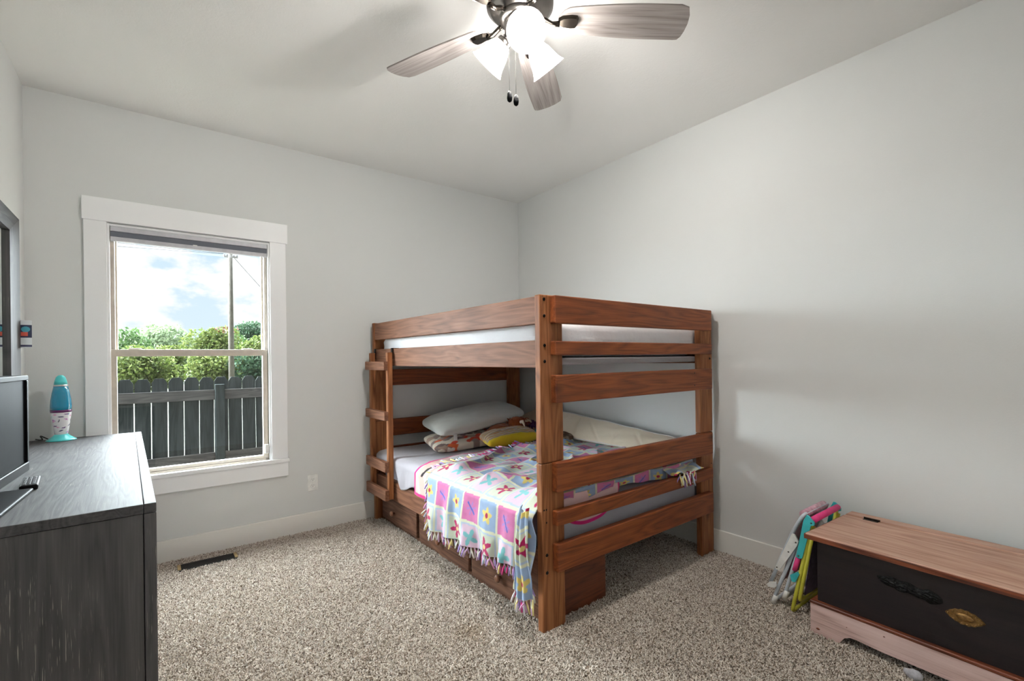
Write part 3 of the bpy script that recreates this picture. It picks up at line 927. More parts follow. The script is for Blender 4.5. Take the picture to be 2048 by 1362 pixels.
front = np.stack([Uf - puff * .8, vv + .02 * b, Zf + puff * .5 + .006 * vnoise(a * 18 + b * 5, b * 5 + 3, 6)], -1).reshape(-1, 3)
back = np.stack([Uf + puff * .45, vv + .02 * b, Zf - puff * .3], -1).reshape(-1, 3)
nn = 120 * 46; ii = np.arange(nn).reshape(120, 46)
q = np.stack([ii[:-1, :-1], ii[1:, :-1], ii[1:, 1:], ii[:-1, 1:]], -1).reshape(-1, 4)
cb = from_pd('cream_bolster', np.concatenate([front, back]).tolist(), np.concatenate([q, (q + nn)[:, ::-1]]).tolist(), cream_m, None, (BX, BY, 0), (0, 0, BRZ), True)
tag(cb, 'long creased cream pad leaning on the wall along the lower bunk', 'pillow')
for bb in (0.02, .98):
    k = 1 if bb < .5 else 44
    tube('piping', [tuple(x) for x in front.reshape(120, 46, 3)[2:-2:3, k]], .004, tie_cl, cb, 6)


# ---- soft toys in the corner
def blob(name, parts, mat, parent, sub=3, fuzz=.0, loc=(0, 0, 0)):
    bm = bmesh.new()
    for (c, r) in parts:
        m_ = Matrix.Translation(c) @ Matrix.Diagonal((*r, 1))
        bmesh.ops.create_icosphere(bm, subdivisions=sub, radius=1, matrix=m_)
    if fuzz:
        for v in bm.verts:
            v.co += Vector((R.uniform(-1, 1), R.uniform(-1, 1), R.uniform(-1, 1))) * fuzz
    return from_bm(name, bm, mat, parent, loc, None, True)


cow = tag(empty('plush_cow', B2W(.90, 1.44, .566), .25), 'shaggy brown horned plush cow behind the yellow cushion', 'soft toy')
blob('body', [((-.05, .02, .075), (.15, .10, .075))], brownfur, cow, 4, .004)
hd = blob('head', [((.07, -.04, .135), (.075, .07, .062))], brownfur, cow, 4, .003)
tube('horn', [(.045, -.105, .16), (.035, -.128, .168), (.035, -.14, .15), (.045, -.142, .125)], [.014, .012, .009, .004], horn_m, cow)
tube('horn', [(.12, -.09, .165), (.15, -.115, .165), (.165, -.12, .145)], [.014, .011, .004], horn_m, cow)
blob('muzzle', [((.06, -.115, .085), (.045, .03, .03))], horn_m, cow, 3)
# shaggy mane strands
mv = []; mf = []
for k in range(140):
    t0 = Vector((R.uniform(.0, .15), R.uniform(-.10, .02), R.uniform(.15, .19)))
    d = Vector((R.uniform(-.3, .9), R.uniform(-.7, .1), R.uniform(-.9, -.1))).normalized()
    v, f = tube_data([t0, t0 + d * .02, t0 + d * .05 + Vector((0, 0, -.008))], [.003, .003, .001], 4)
    o_ = len(mv); mv += v; mf += [tuple(i + o_ for i in t) for t in f]
o_ = from_pd('mane', mv, mf, brownfur, cow); o_['kind'] = 'stuff'

dol = tag(empty('rag_doll', B2W(1.13, 1.42, .556), -.2), 'rag doll with purple yarn hair and teal bow', 'doll')
blob('head', [((0, 0, .09), (.05, .048, .05))], skin_cl, dol, 3)
blob('body', [((.09, -.03, .05), (.075, .05, .045))], bluecl, dol, 3)
mv = []; mf = []
for k in range(130):
    th = R.uniform(0, 2 * PI); ph = R.uniform(.0, 1.3)
    t0 = Vector((.05 * math.cos(th) * math.sin(ph), .05 * math.sin(th) * math.sin(ph), .09 + .05 * math.cos(ph)))
    d = (t0 - Vector((0, 0, .07))).normalized()
    v, f = tube_data([t0, t0 + d * .025, t0 + d * .035 + Vector((0, 0, -.03))], .005, 5)
    o_ = len(mv); mv += v; mf += [tuple(i + o_ for i in t) for t in f]
o_ = from_pd('hair', mv, mf, purple_y, dol, smooth=True); o_['kind'] = 'stuff'
blob('bow', [((.035, -.06, .085), (.03, .018, .022)), ((.085, -.06, .095), (.03, .018, .024)), ((.06, -.065, .09), (.012, .015, .012))], teal_y, dol, 3)
pillow('patterned_cushion', .34, .20, .10, attr_cl, B2W(1.14, 1.16, .600), (math.radians(12), 0, math.radians(-70)), 'brown and beige patterned cushion tucked below the cream pad', lambda x, y, s: np.where((vnoise(x * 7 + 9, y * 5 + 9, 3) > .5)[..., None], C3(104, 76, 52), C3(150, 130, 106)), seed=15, cat='cushion')

# ------------------------------------------------------------------ dresser and what stands on it
DRZ = 0.036; DW, DL, DH = .475, 1.83, .825
dr = tag(empty('dresser', (-2.838, -1.885, 0), DRZ), 'charcoal oak dresser at the left edge below the mirror', 'dresser')
box('top_panel', -DW, -.030, 0, DL, DH - .028, DH, dy_m, dr, .002)
box('top_edge', -.029, 0, 0, DL, DH - .028, DH, dy_m, dr, .002)
box('side_panel', -DW, -.031, .002, .020, 0, DH - .029, dz_m, dr, .001)
box('side_panel', -DW, -.031, DL - .02, DL, 0, DH - .029, dz_m, dr, .001)
box('front_stile', -.029, 0, 0, .040, 0, DH - .029, dz_m, dr, .002)
box('front_stile', -.029, 0, DL - .040, DL, 0, DH - .029, dz_m, dr, .002)
box('front_stile', -.029, 0, DL / 2 - .02, DL / 2 + .02, .06, DH - .029, dz_m, dr, .002)
box('toe_rail', -.029, 0, .040, DL - .040, 0, .058, dy_m, dr, .002)
box('back_panel', -DW, -DW + .012, .02, DL - .02, .02, DH - .029, dz_m, dr, .001)
for j in range(2):
    for k in range(3):
        y0 = .044 + j * (DL / 2 - .02); y1 = y0 + DL / 2 - .068
        z0 = .064 + k * .244; z1 = z0 + .238
        d = box('drawer', -.022, -.004, y0, y1, z0, z1, dy_m, dr, .002)

# television
tv = tag(empty('television', (-3.235, -1.64, DH), -.05), 'small black television on the dresser', 'television')
TY0, TY1, TZ0, TZ1 = -.275, .272, .052, .372
box('housing', -.018, .034, TY0, TY1, TZ0, TZ1, black_pl, tv, .006)
box('back_cover', -.050, -.018, TY0 + .08, TY1 - .08, TZ0 + .04, TZ1 - .06, black_pl, tv, .012)
boxes('bezel', [(.034, .044, TY0, TY1, TZ1 - .016, TZ1), (.034, .044, TY0, TY1, TZ0, TZ0 + .030), (.034, .044, TY0, TY0 + .018, TZ0 + .03, TZ1 - .016), (.034, .044, TY1 - .018, TY1, TZ0 + .03, TZ1 - .016)], gloss_black, tv, bev=.002)
box('screen', .034, .037, TY0 + .018, TY1 - .018, TZ0 + .03, TZ1 - .016, screen_m, tv, .0005)
box('neck', -.020, .010, -.05, .05, .012, .075, gloss_black, tv, .006)
box('base', -.095, .075, -.165, .165, .0, .012, gloss_black, tv, .005, 3)
rm = tag(empty('remote_control', (-3.175, -1.375, DH), .10), 'black remote control beside the television stand', 'remote')
box('case', -.022, .022, -.085, .085, .0, .018, black_pl, rm, .005, 3)
for k in range(7):
    for j in (-.011, 0, .011):
        box('button', j - .0035, j + .0035, -.07 + k * .02, -.062 + k * .02, .018, .0205, btn_m, rm, .001, 1)

# lava lamp
lp = tag(empty('lava_lamp', (-3.239, -.145, DH)), 'turquoise bullet shaped liquid motion lamp on the dresser', 'lamp')
lathe('base', [(.061, 0), (.061, .004), (.052, .010), (.034, .024), (.026, .033)], lampteal, lp, seg=40)
seg = 72; rows = 46
zz = np.linspace(.033, .150, rows)[:, None]; th = np.linspace(0, 2 * PI, seg + 1)[None, :]
rr = .0255 + (.0425 - .0255) * ((zz - .033) / .117) ** .8 + 0 * th
sc = np.empty(rr.shape + (3,)); sc[:] = C3(238, 234, 236)
ax = th * .034 + 0 * zz; zq = zz + 0 * th
rs = np.random.RandomState(12)
pal = [C3(58, 60, 104), C3(206, 130, 196), C3(150, 206, 214), C3(110, 70, 130), C3(232, 170, 204), C3(60, 60, 80)]
for k in range(46):
    cx, cz = rs.uniform(0, .213), rs.uniform(.036, .148); an = rs.uniform(-.5, .5)
    dx = ax - cx; dz = zq - cz
    px_, pz_ = dx * math.cos(an) + dz * math.sin(an), -dx * math.sin(an) + dz * math.cos(an)
    kind = k % 3
    if kind == 0:
        ms_ = (px_ / .010) ** 2 + (pz_ / .003) ** 2 < 1
    elif kind == 1:
        ms_ = (px_ ** 2 + pz_ ** 2 < .0045 ** 2) | ((px_ / .010) ** 2 + (pz_ / .0018) ** 2 < 1)
    else:
        ms_ = (np.abs(px_) < .0018) & (np.abs(pz_) < .007)
    sc[ms_] = pal[k % 6]
prn, nn_, pp_, oo_ = new_mat('printed_sleeve'); at_ = nn_.nodes.new('ShaderNodeAttribute'); at_.attribute_name = 'Col'; nn_.links.new(at_.outputs['Color'], pp_.inputs['Base Color']); pp_.inputs['Roughness'].default_value = .35
grid_obj('printed_sleeve', rr * np.cos(th), rr * np.sin(th), zq, prn, lp, col=sc)
lathe('wax_band', [(.0425, .150), (.0432, .156), (.0435, .164)], purple_m, lp, seg=40)
lathe('globe', [(.0435, .164), (.0435, .185), (.0415, .215), (.036, .255), (.029, .288)], liquid_m, lp, seg=40)
lathe('collar', [(.0292, .288), (.0300, .292), (.0285, .298)], silver_m, lp, seg=40)
lathe('cap', [(.0275, .298), (.0245, .318), (.0185, .338), (.010, .347), (.001, .349)], lampteal, lp, seg=40)
tube('cord', rounded_path([(-.05, .02, .006), (-.075, .03, .022), (-.085, .02, .030), (-.070, -.01, .012), (-.09, .05, .004), (-.11, .09, .004)], .012), .003, cord_m, lp, 8)

# mirror on the left wall
mi = tag(empty('wall_mirror', (XL, -1.0, .845)), 'large grey oak framed mirror above the dresser', 'mirror')
MY0, MY1, MZ = -.64, .640, 1.09; fwid = .110


def frame_piece(name, pts, mat, d0, d1):
    v = [(0, y, z) for y, z in pts] + [(d, y, z) for (y, z), d in zip(pts, d1)]
    return from_pd(name, v, [(0, 1, 2, 3), (7, 6, 5, 4), (0, 4, 5, 1), (1, 5, 6, 2), (2, 6, 7, 3), (3, 7, 4, 0)], mat, mi)


D1 = (.040, .040, .026, .026)
frame_piece('frame_top', [(MY0, MZ), (MY1, MZ), (MY1 - fwid, MZ - .075), (MY0 + fwid, MZ - .075)], dy_m, 0, D1)
frame_piece('frame_bottom', [(MY0, 0), (MY1, 0), (MY1 - fwid, .09), (MY0 + fwid, .09)], dy_m, 0, D1)
frame_piece('frame_side', [(MY1, MZ), (MY1, 0), (MY1 - fwid, .09), (MY1 - fwid, MZ - .075)], dz_m, 0, D1)
frame_piece('frame_side', [(MY0, MZ), (MY0, 0), (MY0 + fwid, .09), (MY0 + fwid, MZ - .075)], dz_m, 0, D1)
box('glass', .0, .012, MY0 + fwid - .004, MY1 - fwid + .004, .086, MZ - .071, mirror_m, mi, .0005)
# small packet tucked on the mirror edge
pkx, pkz = np.meshgrid(np.linspace(-.021, .021, 40), np.linspace(0, .134, 70), indexing='ij')
pc = np.empty(pkx.shape + (3,)); pc[:] = C3(226, 230, 232)
pc[(pkz > .05) & (pkz < .112)] = C3(30, 40, 74)
pc[(pkz > .075) & (pkz < .105) & (np.hypot((pkx - .0) / .015, (pkz - .09) / .014) < 1)] = C3(70, 160, 180)
pc[(pkz > .058) & (pkz < .076) & (np.abs(pkx + .004) < .012)] = C3(216, 92, 70)
pc[(pkz > .004) & (pkz < .014)] = C3(48, 50, 84)
pkt = grid_obj('snack_packet', pkx, np.full_like(pkx, 0.0) - .003 * np.cos(pkx / .021 * PI / 2), pkz, prn, None, (-3.337, -.3550, 1.314), (0, 0, .05), pc, .002)
tag(pkt, 'small blue and white packet clipped to the mirror edge', 'packet')

# ------------------------------------------------------------------ blanket chest
ch = tag(empty('blanket_chest', (-.520, -2.742, 0), -.047), 'old dark blanket chest with pinkish lid and base', 'chest')
CLN = 1.01; CW = .445


def scal_board(name, L, mat, parent, loc, rot):
    pts = [(0, 0), (.110, 0), (.116, .012), (.130, .032), (.150, .042), (.175, .044)]
    pts = pts + [(L - a_, b_) for a_, b_ in reversed(pts)]
    poly = pts + [(L, .135), (0, .135)]
    v = [(a_, 0, b_) for a_, b_ in poly] + [(a_, .018, b_) for a_, b_ in poly]; k = len(poly)
    f = [tuple(range(k)), tuple(reversed(range(k, 2 * k)))] + [(i, i + k, (i + 1) % k + k, (i + 1) % k) for i in range(k)]
    return from_pd(name, v, f, mat, parent, loc, rot)


# front board: runs along -y with its face at x=0
def chest_front():
    pts = [(0, 0), (.110, 0), (.116, .012), (.130, .034), (.150, .046), (.175, .048), (.26, .042)]
    pts = pts + [(CLN - a_, b_) for a_, b_ in reversed(pts)]
    poly = pts + [(CLN, .132), (0, .132)]
    k = len(poly)
    v = [(0, -a_, b_) for a_, b_ in poly] + [(.018, -a_, b_) for a_, b_ in poly]
    f = [tuple(range(k)), tuple(reversed(range(k, 2 * k)))] + [(i, i + k, (i + 1) % k + k, (i + 1) % k) for i in range(k)]
    return from_pd('base_board', v, f, pinkw_m, ch)


chest_front()
box('base_side', .018, CW, -.018, 0, 0, .132, pinkw_m, ch, .002)
box('base_side', .018, CW, -CLN, -CLN + .018, 0, .132, pinkw_m, ch, .002)
box('base_moulding', -.003, CW, -CLN - .003, .003, .132, .146, edge_m, ch, .005, 3)
box('front_panel', .018, .040, -CLN + .02, -.022, .146, .420, ebony_m, ch, .002)
box('side_panel', .040, CW - .02, -.042, -.022, .146, .420, ebony_x, ch, .002)
box('side_panel', .040, CW - .02, -CLN + .02, -CLN + .04, .146, .420, ebony_x, ch, .002)
box('back_panel', CW - .02, CW, -CLN + .02, -.022, .146, .420, ebony_m, ch, .002)
box('lid', -.030, .385, -CLN - .005, .005, .426, .448, lid_m, ch, .005, 3)
box('lid_edge', -.036, -.0305, -CLN - .008, .008, .424, .444, edge_m, ch, .002)
box('lid_edge', -.0300, .385, .0055, .011, .424, .444, edge_m, ch, .002)
box('lid_back_strip', .388, .462, -CLN - .005, .005, .424, .450, lid_m, ch, .005, 3)
hg = box('hinge', .366, .388, -.135, -.075, .448, .4505, bronze_m, ch, .001)
lathe('hinge_pin', [(.004, -.032), (.004, .032)], bronze_m, hg, (.012, 0, .003), (PI / 2, 0, 0), 10)
hg = box('hinge', .366, .388, -.93, -.87, .448, .4505, bronze_m, ch, .001)
lathe('hinge_pin', [(.004, -.032), (.004, .032)], bronze_m, hg, (.012, 0, .003), (PI / 2, 0, 0), 10)
# escutcheon: pointed oval rosette
bm = bmesh.new(); V = []
for k in range(60):
    a_ = 2 * PI * k / 60
    t_ = math.cos(a_); rx = .054 * t_; rz = .0275 * (1 - t_ * t_) ** .85 * math.copysign(1, math.sin(a_)) * (1 + .06 * math.cos(18 * a_))
    V.append((rx, rz))
es = from_pd('escutcheon', [(0, a_, b_) for a_, b_ in V] + [(-.004, a_ * .93, b_ * .93) for a_, b_ in V], [tuple(range(60, 120))] + [(i, (i + 1) % 60, (i + 1) % 60 + 60, i + 60) for i in range(60)], brass_m, ch, (.018, -.505, .283))
blob('boss', [((-.004, 0, 0), (.005, .024, .014))], brass_m, es, 3)
for k in range(22):
    a_ = 2 * PI * k / 22
    blob('bead', [((-.005, (.047 * math.cos(a_)), .0215 * math.sin(a_) * abs(math.sin(a_)) ** .7), (.003, .0036, .0030))], brass_m, es, 1)
# charred, melted patch on the front
a = np.linspace(-1, 1, 90)[:, None]; b = np.linspace(-1, 1, 50)[None, :]
r_ = np.sqrt(a ** 2 + b ** 2).clip(0, 1)
hgt = (1 - r_ ** 2).clip(0) * (.003 + .009 * vnoise(a * 9 + 20 + b * 4, b * 4 + 20, 3) + .006 * vnoise(a * 22 + 20, b * 12 + 20, 8))
ya = -.345 - a * .105; zb = .322 + b * (.020 + .016 * vnoise(a * 5 + 9, a * 0 + 3, 5)) - a * .010 + .012 * (vnoise(a * 4 + 5, a * 0 + 7, 6) - .5)
grid_obj('charred_patch', .0185 - hgt, ya + 0 * b, zb, tar_m, ch)
# small chips
for yy, zz_, w_ in ((-.03, .028, .009), (-.62, .105, .006), (-.27, .108, .004), (-.14, .085, .003)):
    blob('chip', [((0, yy, zz_), (.0012, w_, w_ * .6))], edge_m, ch, 1)
li = tag(blob('lint_ball', [((0, 0, .018), (.022, .026, .018)), ((.012, .02, .014), (.014, .016, .013))], lint_m, None, 3, .0015, (-.556, -3.110, .0)), 'small grey fuzzy ball at the foot of the dark chest', 'lint')

# ------------------------------------------------------------------ folded children's chairs
yc = tag(empty('folding_chair', (-.27, -2.62, 0)), 'folded teal, yellow and pink childrens chair against the chest', 'chair', 'folded chairs beside the chest')
O = Vector((-.27, -2.62, 0))
L_ = lambda *p: [Vector(q) - O for q in p]
xn, xf = -.420, -.115
tube('leg_frame', rounded_path(L_((xn, -2.712, .450), (xn, -2.625, .010), (xf, -2.625, .010), (xf, -2.712, .450)), .022), .0085, yellow_m, yc, 12)
tube('leg_frame', rounded_path(L_((xn + .004, -2.722, .440), (xn + .004, -2.655, .070), (xf - .004, -2.655, .070), (xf - .004, -2.722, .440)), .022), .0085, yellow_m, yc, 12)


def plate(name, yz, x0, x1, mat, parent, org):
    bm = bmesh.new(); k = len(yz)
    a_ = [bm.verts.new((x0 - org.x, y - org.y, z - org.z)) for y, z in yz]; b_ = [bm.verts.new((x1 - org.x, y - org.y, z - org.z)) for y, z in yz]
    bm.faces.new(a_); bm.faces.new(list(reversed(b_)))
    for i in range(k):
        bm.faces.new((a_[i], b_[i], b_[(i + 1) % k], a_[(i + 1) % k]))
    return from_bm(name, bm, mat, parent)


br = [(-2.697, .490), (-2.706, .488), (-2.729, .464), (-2.729, .452), (-2.715, .446), (-2.676, .284), (-2.668, .278), (-2.653, .280), (-2.651, .288), (-2.684, .462)]
rivet0 = None
for x0, x1 in ((xn - .014, xn - .004), (xf + .004, xf + .014)):
    pl = plate('bracket', br, x0, x1, teal_m, yc, O)
    for (y_, z_) in ((-2.717, .459), (-2.661, .290)):
        lathe('rivet', [(.004, 0), (.0035, .002), (.002, .003)], nickel_m, pl, (x0 - O.x, y_ - O.y, z_ - O.z), (0, -PI / 2, 0), 10)
    lowp = plate('link', [(-2.622, .186), (-2.655, .212), (-2.663, .203), (-2.645, .160), (-2.630, .158)], x0, x1, teal_m, yc, O)
tube('arm_pad', L_((xn + .004, -2.718, .470), (xf - .004, -2.718, .470)), .0145, pinkfoam, yc, 14)
tube('arm_pad', L_((xn - .008, -2.641, .214), (xn - .008, -2.657, .276)), .011, pinkfoam, yc, 12)
aa = np.linspace(0, 1, 20)[:, None]; b2 = np.linspace(0, 1, 24)[None, :]
grid_obj('fabric_seat', (xn + .015) + (xf - xn - .03) * aa + 0 * b2 - O.x, -2.672 - .045 * b2 - .006 * np.sin(aa * PI) - O.y, .10 + .32 * b2 + 0 * aa, seat_cl, yc, thick=.003)

wc = tag(empty('folding_chair', (-.26, -2.55, 0)), 'folded pale grey childrens chair leaning behind the teal one', 'chair', 'folded chairs beside the chest')
O2 = Vector((-.26, -2.55, 0)); L2 = lambda *p: [Vector(q) - O2 for q in p]
xn2, xf2 = -.402, -.105
tube('leg_frame', rounded_path(L2((xn2, -2.643, .335), (xn2, -2.527, .012), (xf2, -2.527, .012), (xf2, -2.643, .335)), .016), .0085, greytube, wc, 12)
tube('leg_frame', rounded_path(L2((xn2 + .002, -2.655, .330), (xn2 + .002, -2.580, .050), (xf2 - .002, -2.580, .050), (xf2 - .002, -2.655, .330)), .016), .0085, greytube, wc, 12)
tube('back_frame', rounded_path(L2((xn2 - .004, -2.520, .105), (xn2 - .004, -2.555, .200), (xn2 - .004, -2.632, .400), (xn2 - .004, -2.672, .478), (xf2 + .004, -2.672, .478), (xf2 + .004, -2.632, .400), (xf2 + .004, -2.520, .105)), .03), .0085, greytube, wc, 12)
for x0, x1 in ((xn2 - .020, xn2 - .011), (xf2 + .011, xf2 + .020)):
    pl = plate('bracket', [(-2.628, .382), (-2.640, .380), (-2.656, .352), (-2.650, .330), (-2.570, .188), (-2.555, .186), (-2.550, .196)], x0, x1, white_pl, wc, O2)
    for (y_, z_) in ((-2.645, .345), (-2.612, .290), (-2.558, .198)):
        lathe('rivet', [(.004, 0), (.0035, .002), (.002, .003)], nickel_m, pl, (x0 - O2.x, y_ - O2.y, z_ - O2.z), (0, -PI / 2, 0), 10)
    plate('link', [(-2.508, .098), (-2.516, .088), (-2.545, .092), (-2.556, .106), (-2.550, .122), (-2.520, .112)], x0, x1, white_pl, wc, O2)
for x_, y_, z_ in ((xn2, -2.529, .004), (xn2 + .002, -2.580, .045)):
    tube('foot_cap', L2((x_, y_, z_), (x_, y_ - .016, z_ + .045)), .012, white_pl, wc, 12)
tube('fabric_roll', L2((xn2 + .03, -2.662, .472), (xf2 - .03, -2.662, .472)), .020, rollcl, wc, 16)
grid_obj('fabric_seat', (xn2 + .012) + (xf2 - xn2 - .024) * aa + 0 * b2 - O2.x, -2.560 - .085 * b2 - O2.y + 0 * aa, .12 + .32 * b2 + 0 * aa, rollcl, wc, thick=.003)

# ------------------------------------------------------------------ ceiling fan
FX, FY, FZB = -1.689, -2.184, 2.552
fan = tag(empty('ceiling_fan', (FX, FY, H)), 'five blade ceiling fan with three lit glass shades', 'fan')
zo = lambda z: z - H
lathe('canopy', [(.085, zo(2.743)), (.085, zo(2.725)), (.06, zo(2.700)), (.045, zo(2.690))], nickel_m, fan, seg=40)
lathe('motor_housing', [(.045, zo(2.692)), (.10, zo(2.686)), (.128, zo(2.665)), (.132, zo(2.625)), (.130, zo(2.600)), (.118, zo(2.590)), (.112, zo(2.582)), (.085, zo(2.575)), (.080, zo(2.565))], nickel_m, fan, seg=48)
lathe('flywheel', [(.080, zo(2.570)), (.080, zo(2.550)), (.062, zo(2.545))], nickel_m, fan, seg=40)
lathe('light_kit', [(.055, zo(2.547)), (.060, zo(2.530)), (.060, zo(2.500)), (.048, zo(2.484)), (.020, zo(2.474)), (.004, zo(2.470))], nickel_m, fan, seg=40)

# blade outline
def blade_mesh():
    pts = []
    r0, r1 = .150, .655
    N = 26
    topc, botc = [], []
    for k in range(N + 1):
        t = k / N; r = r0 + (r1 - r0) * t
        hw = .050 + .026 * math.sin(min(t / .75, 1) * PI / 2)
        if t < .10:
            hw *= math.sqrt(max(0.06, 1 - ((.10 - t) / .10) ** 2))
        topc.append((r, hw)); botc.append((r, -hw))
    # slanted, softly rounded tip
    tip = [(r1 + .006, .060), (r1 + .011, .035), (r1 + .012, .0), (r1 + .006, -.035), (r1 - .008, -.066)]
    poly = topc[:-1] + [(r1 - .004, .074)] + tip + list(reversed(botc[:-2]))
    bm = bmesh.new(); vs = [bm.verts.new((x, y, 0)) for x, y in poly]
    f = bm.faces.new(vs)
    ex = bmesh.ops.extrude_face_region(bm, geom=[f])
    for g_ in ex['geom']:
        if isinstance(g_, bmesh.types.BMVert):
            g_.co.z += .006
    bmesh.ops.recalc_face_normals(bm, faces=bm.faces)
    me = bpy.data.meshes.new('blade'); bm.to_mesh(me); bm.free(); me.materials.append(fan_wood)
    return me


bme = blade_mesh()
for az in (-34.3, 38.6, 111.4, 183.5, 255.5):
    a_ = math.radians(az)
    q_ = (Matrix.Rotation(a_, 4, 'Z') @ Matrix.Rotation(math.radians(-12), 4, 'X'))
    b = bpy.data.objects.new('blade', bme); COL.objects.link(b); b.parent = fan
    b.location = (0, 0, zo(FZB) + .004); b.rotation_euler = q_.to_euler()
    arm = tube('blade_arm', [(.078, 0, .008), (.10, 0, .003), (.125, 0, -.010), (.155, 0, -.010)], [.010, .009, .009, .011], bronze_m, fan, 10)
    arm.location = (0, 0, zo(FZB)); arm.rotation_euler = (0, 0, a_)
    bm = bmesh.new()
    out_ = [(.150, .012), (.165, .022), (.200, .027), (.222, .025), (.229, .012), (.229, -.012), (.222, -.025), (.200, -.027), (.165, -.022), (.150, -.012)]
    vs = [bm.verts.new((x, y, -.0015)) for x, y in out_]; f = bm.faces.new(vs); ex = bmesh.ops.extrude_face_region(bm, geom=[f])
    for g_ in ex['geom']:
        if isinstance(g_, bmesh.types.BMVert):
            g_.co.z -= .012; g_.co.x = .19 + (g_.co.x - .19) * .86; g_.co.y *= .8
    pt = from_bm('blade_plate', bm, bronze_m, fan); pt.location = (0, 0, zo(FZB) + .004); pt.rotation_euler = q_.to_euler()

# lamp shades
for az in (240, 0, 120):
    a_ = math.radians(az); dirv = Vector((math.cos(a_), math.sin(a_), 0))
    tilt = math.radians(46)               # axis from straight down towards the outside
    axis = (dirv * math.sin(tilt) + Vector((0, 0, -1)) * math.cos(tilt))
    neck = Vector((0, 0, zo(2.492))) + dirv * .062
    quat = axis.to_track_quat('Z', 'Y')
    tube('lamp_arm', [Vector((0, 0, zo(2.512))) + dirv * .050, Vector((0, 0, zo(2.508))) + dirv * .062, neck + axis * .004], .010, nickel_m, fan, 10)
    fit = lathe('fitter', [(.012, -.004), (.026, .0), (.029, .006), (.029, .022), (.026, .024)], nickel_m, fan, neck, quat.to_euler(), 28)
    sh_ = lathe('glass_shade', [(.026, .012), (.034, .022), (.045, .045), (.052, .070), (.058, .092), (.068, .112), (.072, .116), (.066, .112), (.056, .091), (.050, .070), (.043, .045), (.032, .024), (.024, .014)], shade_m, fan, neck, quat.to_euler(), 40, True, False)
    lathe('bulb', [(.010, .022), (.014, .034), (.024, .056), (.027, .072), (.024, .086), (.014, .096), (.002, .099)], bulb_m, sh_, (0, 0, 0), None, 12)
# pull chains
for (x_, y_, zb_) in ((-1.757, -2.200, 2.205), (-1.730, -2.205, 2.197)):
    px_, py_ = x_ - FX, y_ - FY
    top = zo(2.478); bot = zo(zb_ + .028)
    bm = bmesh.new()
    for k in range(int((top - bot) / .0042)):
        bmesh.ops.create_icosphere(bm, subdivisions=1, radius=.0017, matrix=Matrix.Translation((px_, py_, top - k * .0042)))
    pc_ = from_bm('pull_chain', bm, bolt_m, fan); pc_['kind'] = 'stuff'
    lathe('fob', [(.003, 0), (.0085, .005), (.0105, .016), (.009, .032), (.004, .042)], black_pl, fan, (px_, py_, zo(zb_)), None, 16)

# ------------------------------------------------------------------ outside the window
GZ = -.78
gm = struct(boxes('ground', [(-50, 60, .15, 130, GZ - .2, GZ)], soil_m), 'lawn outside the window')
fe = tag(empty('board_fence', (-2.45, 2.9, GZ)), 'weathered dog eared board fence outside the window', 'fence')
bw_, pitch = .1395, .1463
poly = [(-bw_ / 2, 0), (bw_ / 2, 0), (bw_ / 2, 1.775), (bw_ / 2 - .030, 1.825), (-bw_ / 2 + .030, 1.825), (-bw_ / 2, 1.775)]
k = 6
fme = bpy.data.meshes.new('board'); fme.from_pydata([(x, 0, z) for x, z in poly] + [(x, .018, z) for x, z in poly], [], [tuple(range(6)), tuple(reversed(range(6, 12)))] + [(i, i + 6, (i + 1) % 6 + 6, (i + 1) % 6) for i in range(6)]); fme.materials.append(fence_m)
for j in range(-16, 30):
    b = bpy.data.objects.new('board', fme); COL.objects.link(b); b.parent = fe
    b.location = (-2.943 + j * pitch + 2.45, R.uniform(-.002, .002), .01 + R.uniform(-.008, .008)); b.rotation_euler = (0, R.uniform(-.004, .004), 0)
for z0, z1 in ((1.575, 1.690), (.862, .960), (.2, .29)):
    for x0, x1 in ((-3.4, -2.279), (-2.180, .3), (.4, 2.4), (-5.2, -3.5)):
        box('fence_rail', x0 + 2.45, x1 + 2.45, -.042, -.003, z0, z1, fence_x, fe, .004)
for xx in (-2.230, .35, -3.45):
    box('fence_post', xx + 2.45 - .047, xx + 2.45 + .047, -.092, -.003, 0, 1.752, fence_m, fe, .005)

# utility pole and wires
up_ = tag(empty('utility_pole', (.51, 26, GZ)), 'weathered utility pole beyond the fence', 'pole')
lathe('pole', [(.145, 0), (.125, 5), (.105, 10.3)], pole_m, up_, seg=20)
box('crossarm', -.30, .36, -.06, .04, 7.66, 7.74, pole_m, up_, .01)
for xx in (-.28, -.14, .18, .33):
    lathe('insulator', [(.03, 0), (.045, .04), (.03, .09)], ins_m, up_, (xx, -.01, 7.74), None, 10)


def wire(name, a_, b_, sagz, label, r=.012):
    A, B = Vector(a_), Vector(b_); pts = []
    for k in range(17):
        t_ = k / 16; q_ = A.lerp(B, t_); q_.z -= sagz * 4 * t_ * (1 - t_); pts.append(q_ - A)
    o_ = tube(name, pts, r, wire_m, None, 6, A)
    return tag(o_, label, 'wire')


wire('overhead_wire', (.23, 26, 7.05), (-24, 30, 8.6), .25, 'overhead wire running left from the utility pole')
wire('overhead_wire', (.37, 26, 7.05), (-24, 28, 7.6), .35, 'lower overhead wire running left from the utility pole')
wire('guy_wire', (.69, 26, 6.90), (7.5, 30, 0.5), .1, 'slanting wire going down right from the utility pole')
wire('service_wire', (1.55, 22, 7.2), (4.5, 22, 2.8), .1, 'slanting wire at the upper right of the window')
wire('service_wire', (2.05, 24, 8.0), (6.0, 24, 3.2), .1, 'topmost slanting wire at the right window edge')


# trees
TREE_Y = {7: 29, 8: 31, 9: 30, 2: 35, 6: 36, 4: 39, 1: 42, 11: 45, 3: 52, 10: 57, 5: 62}


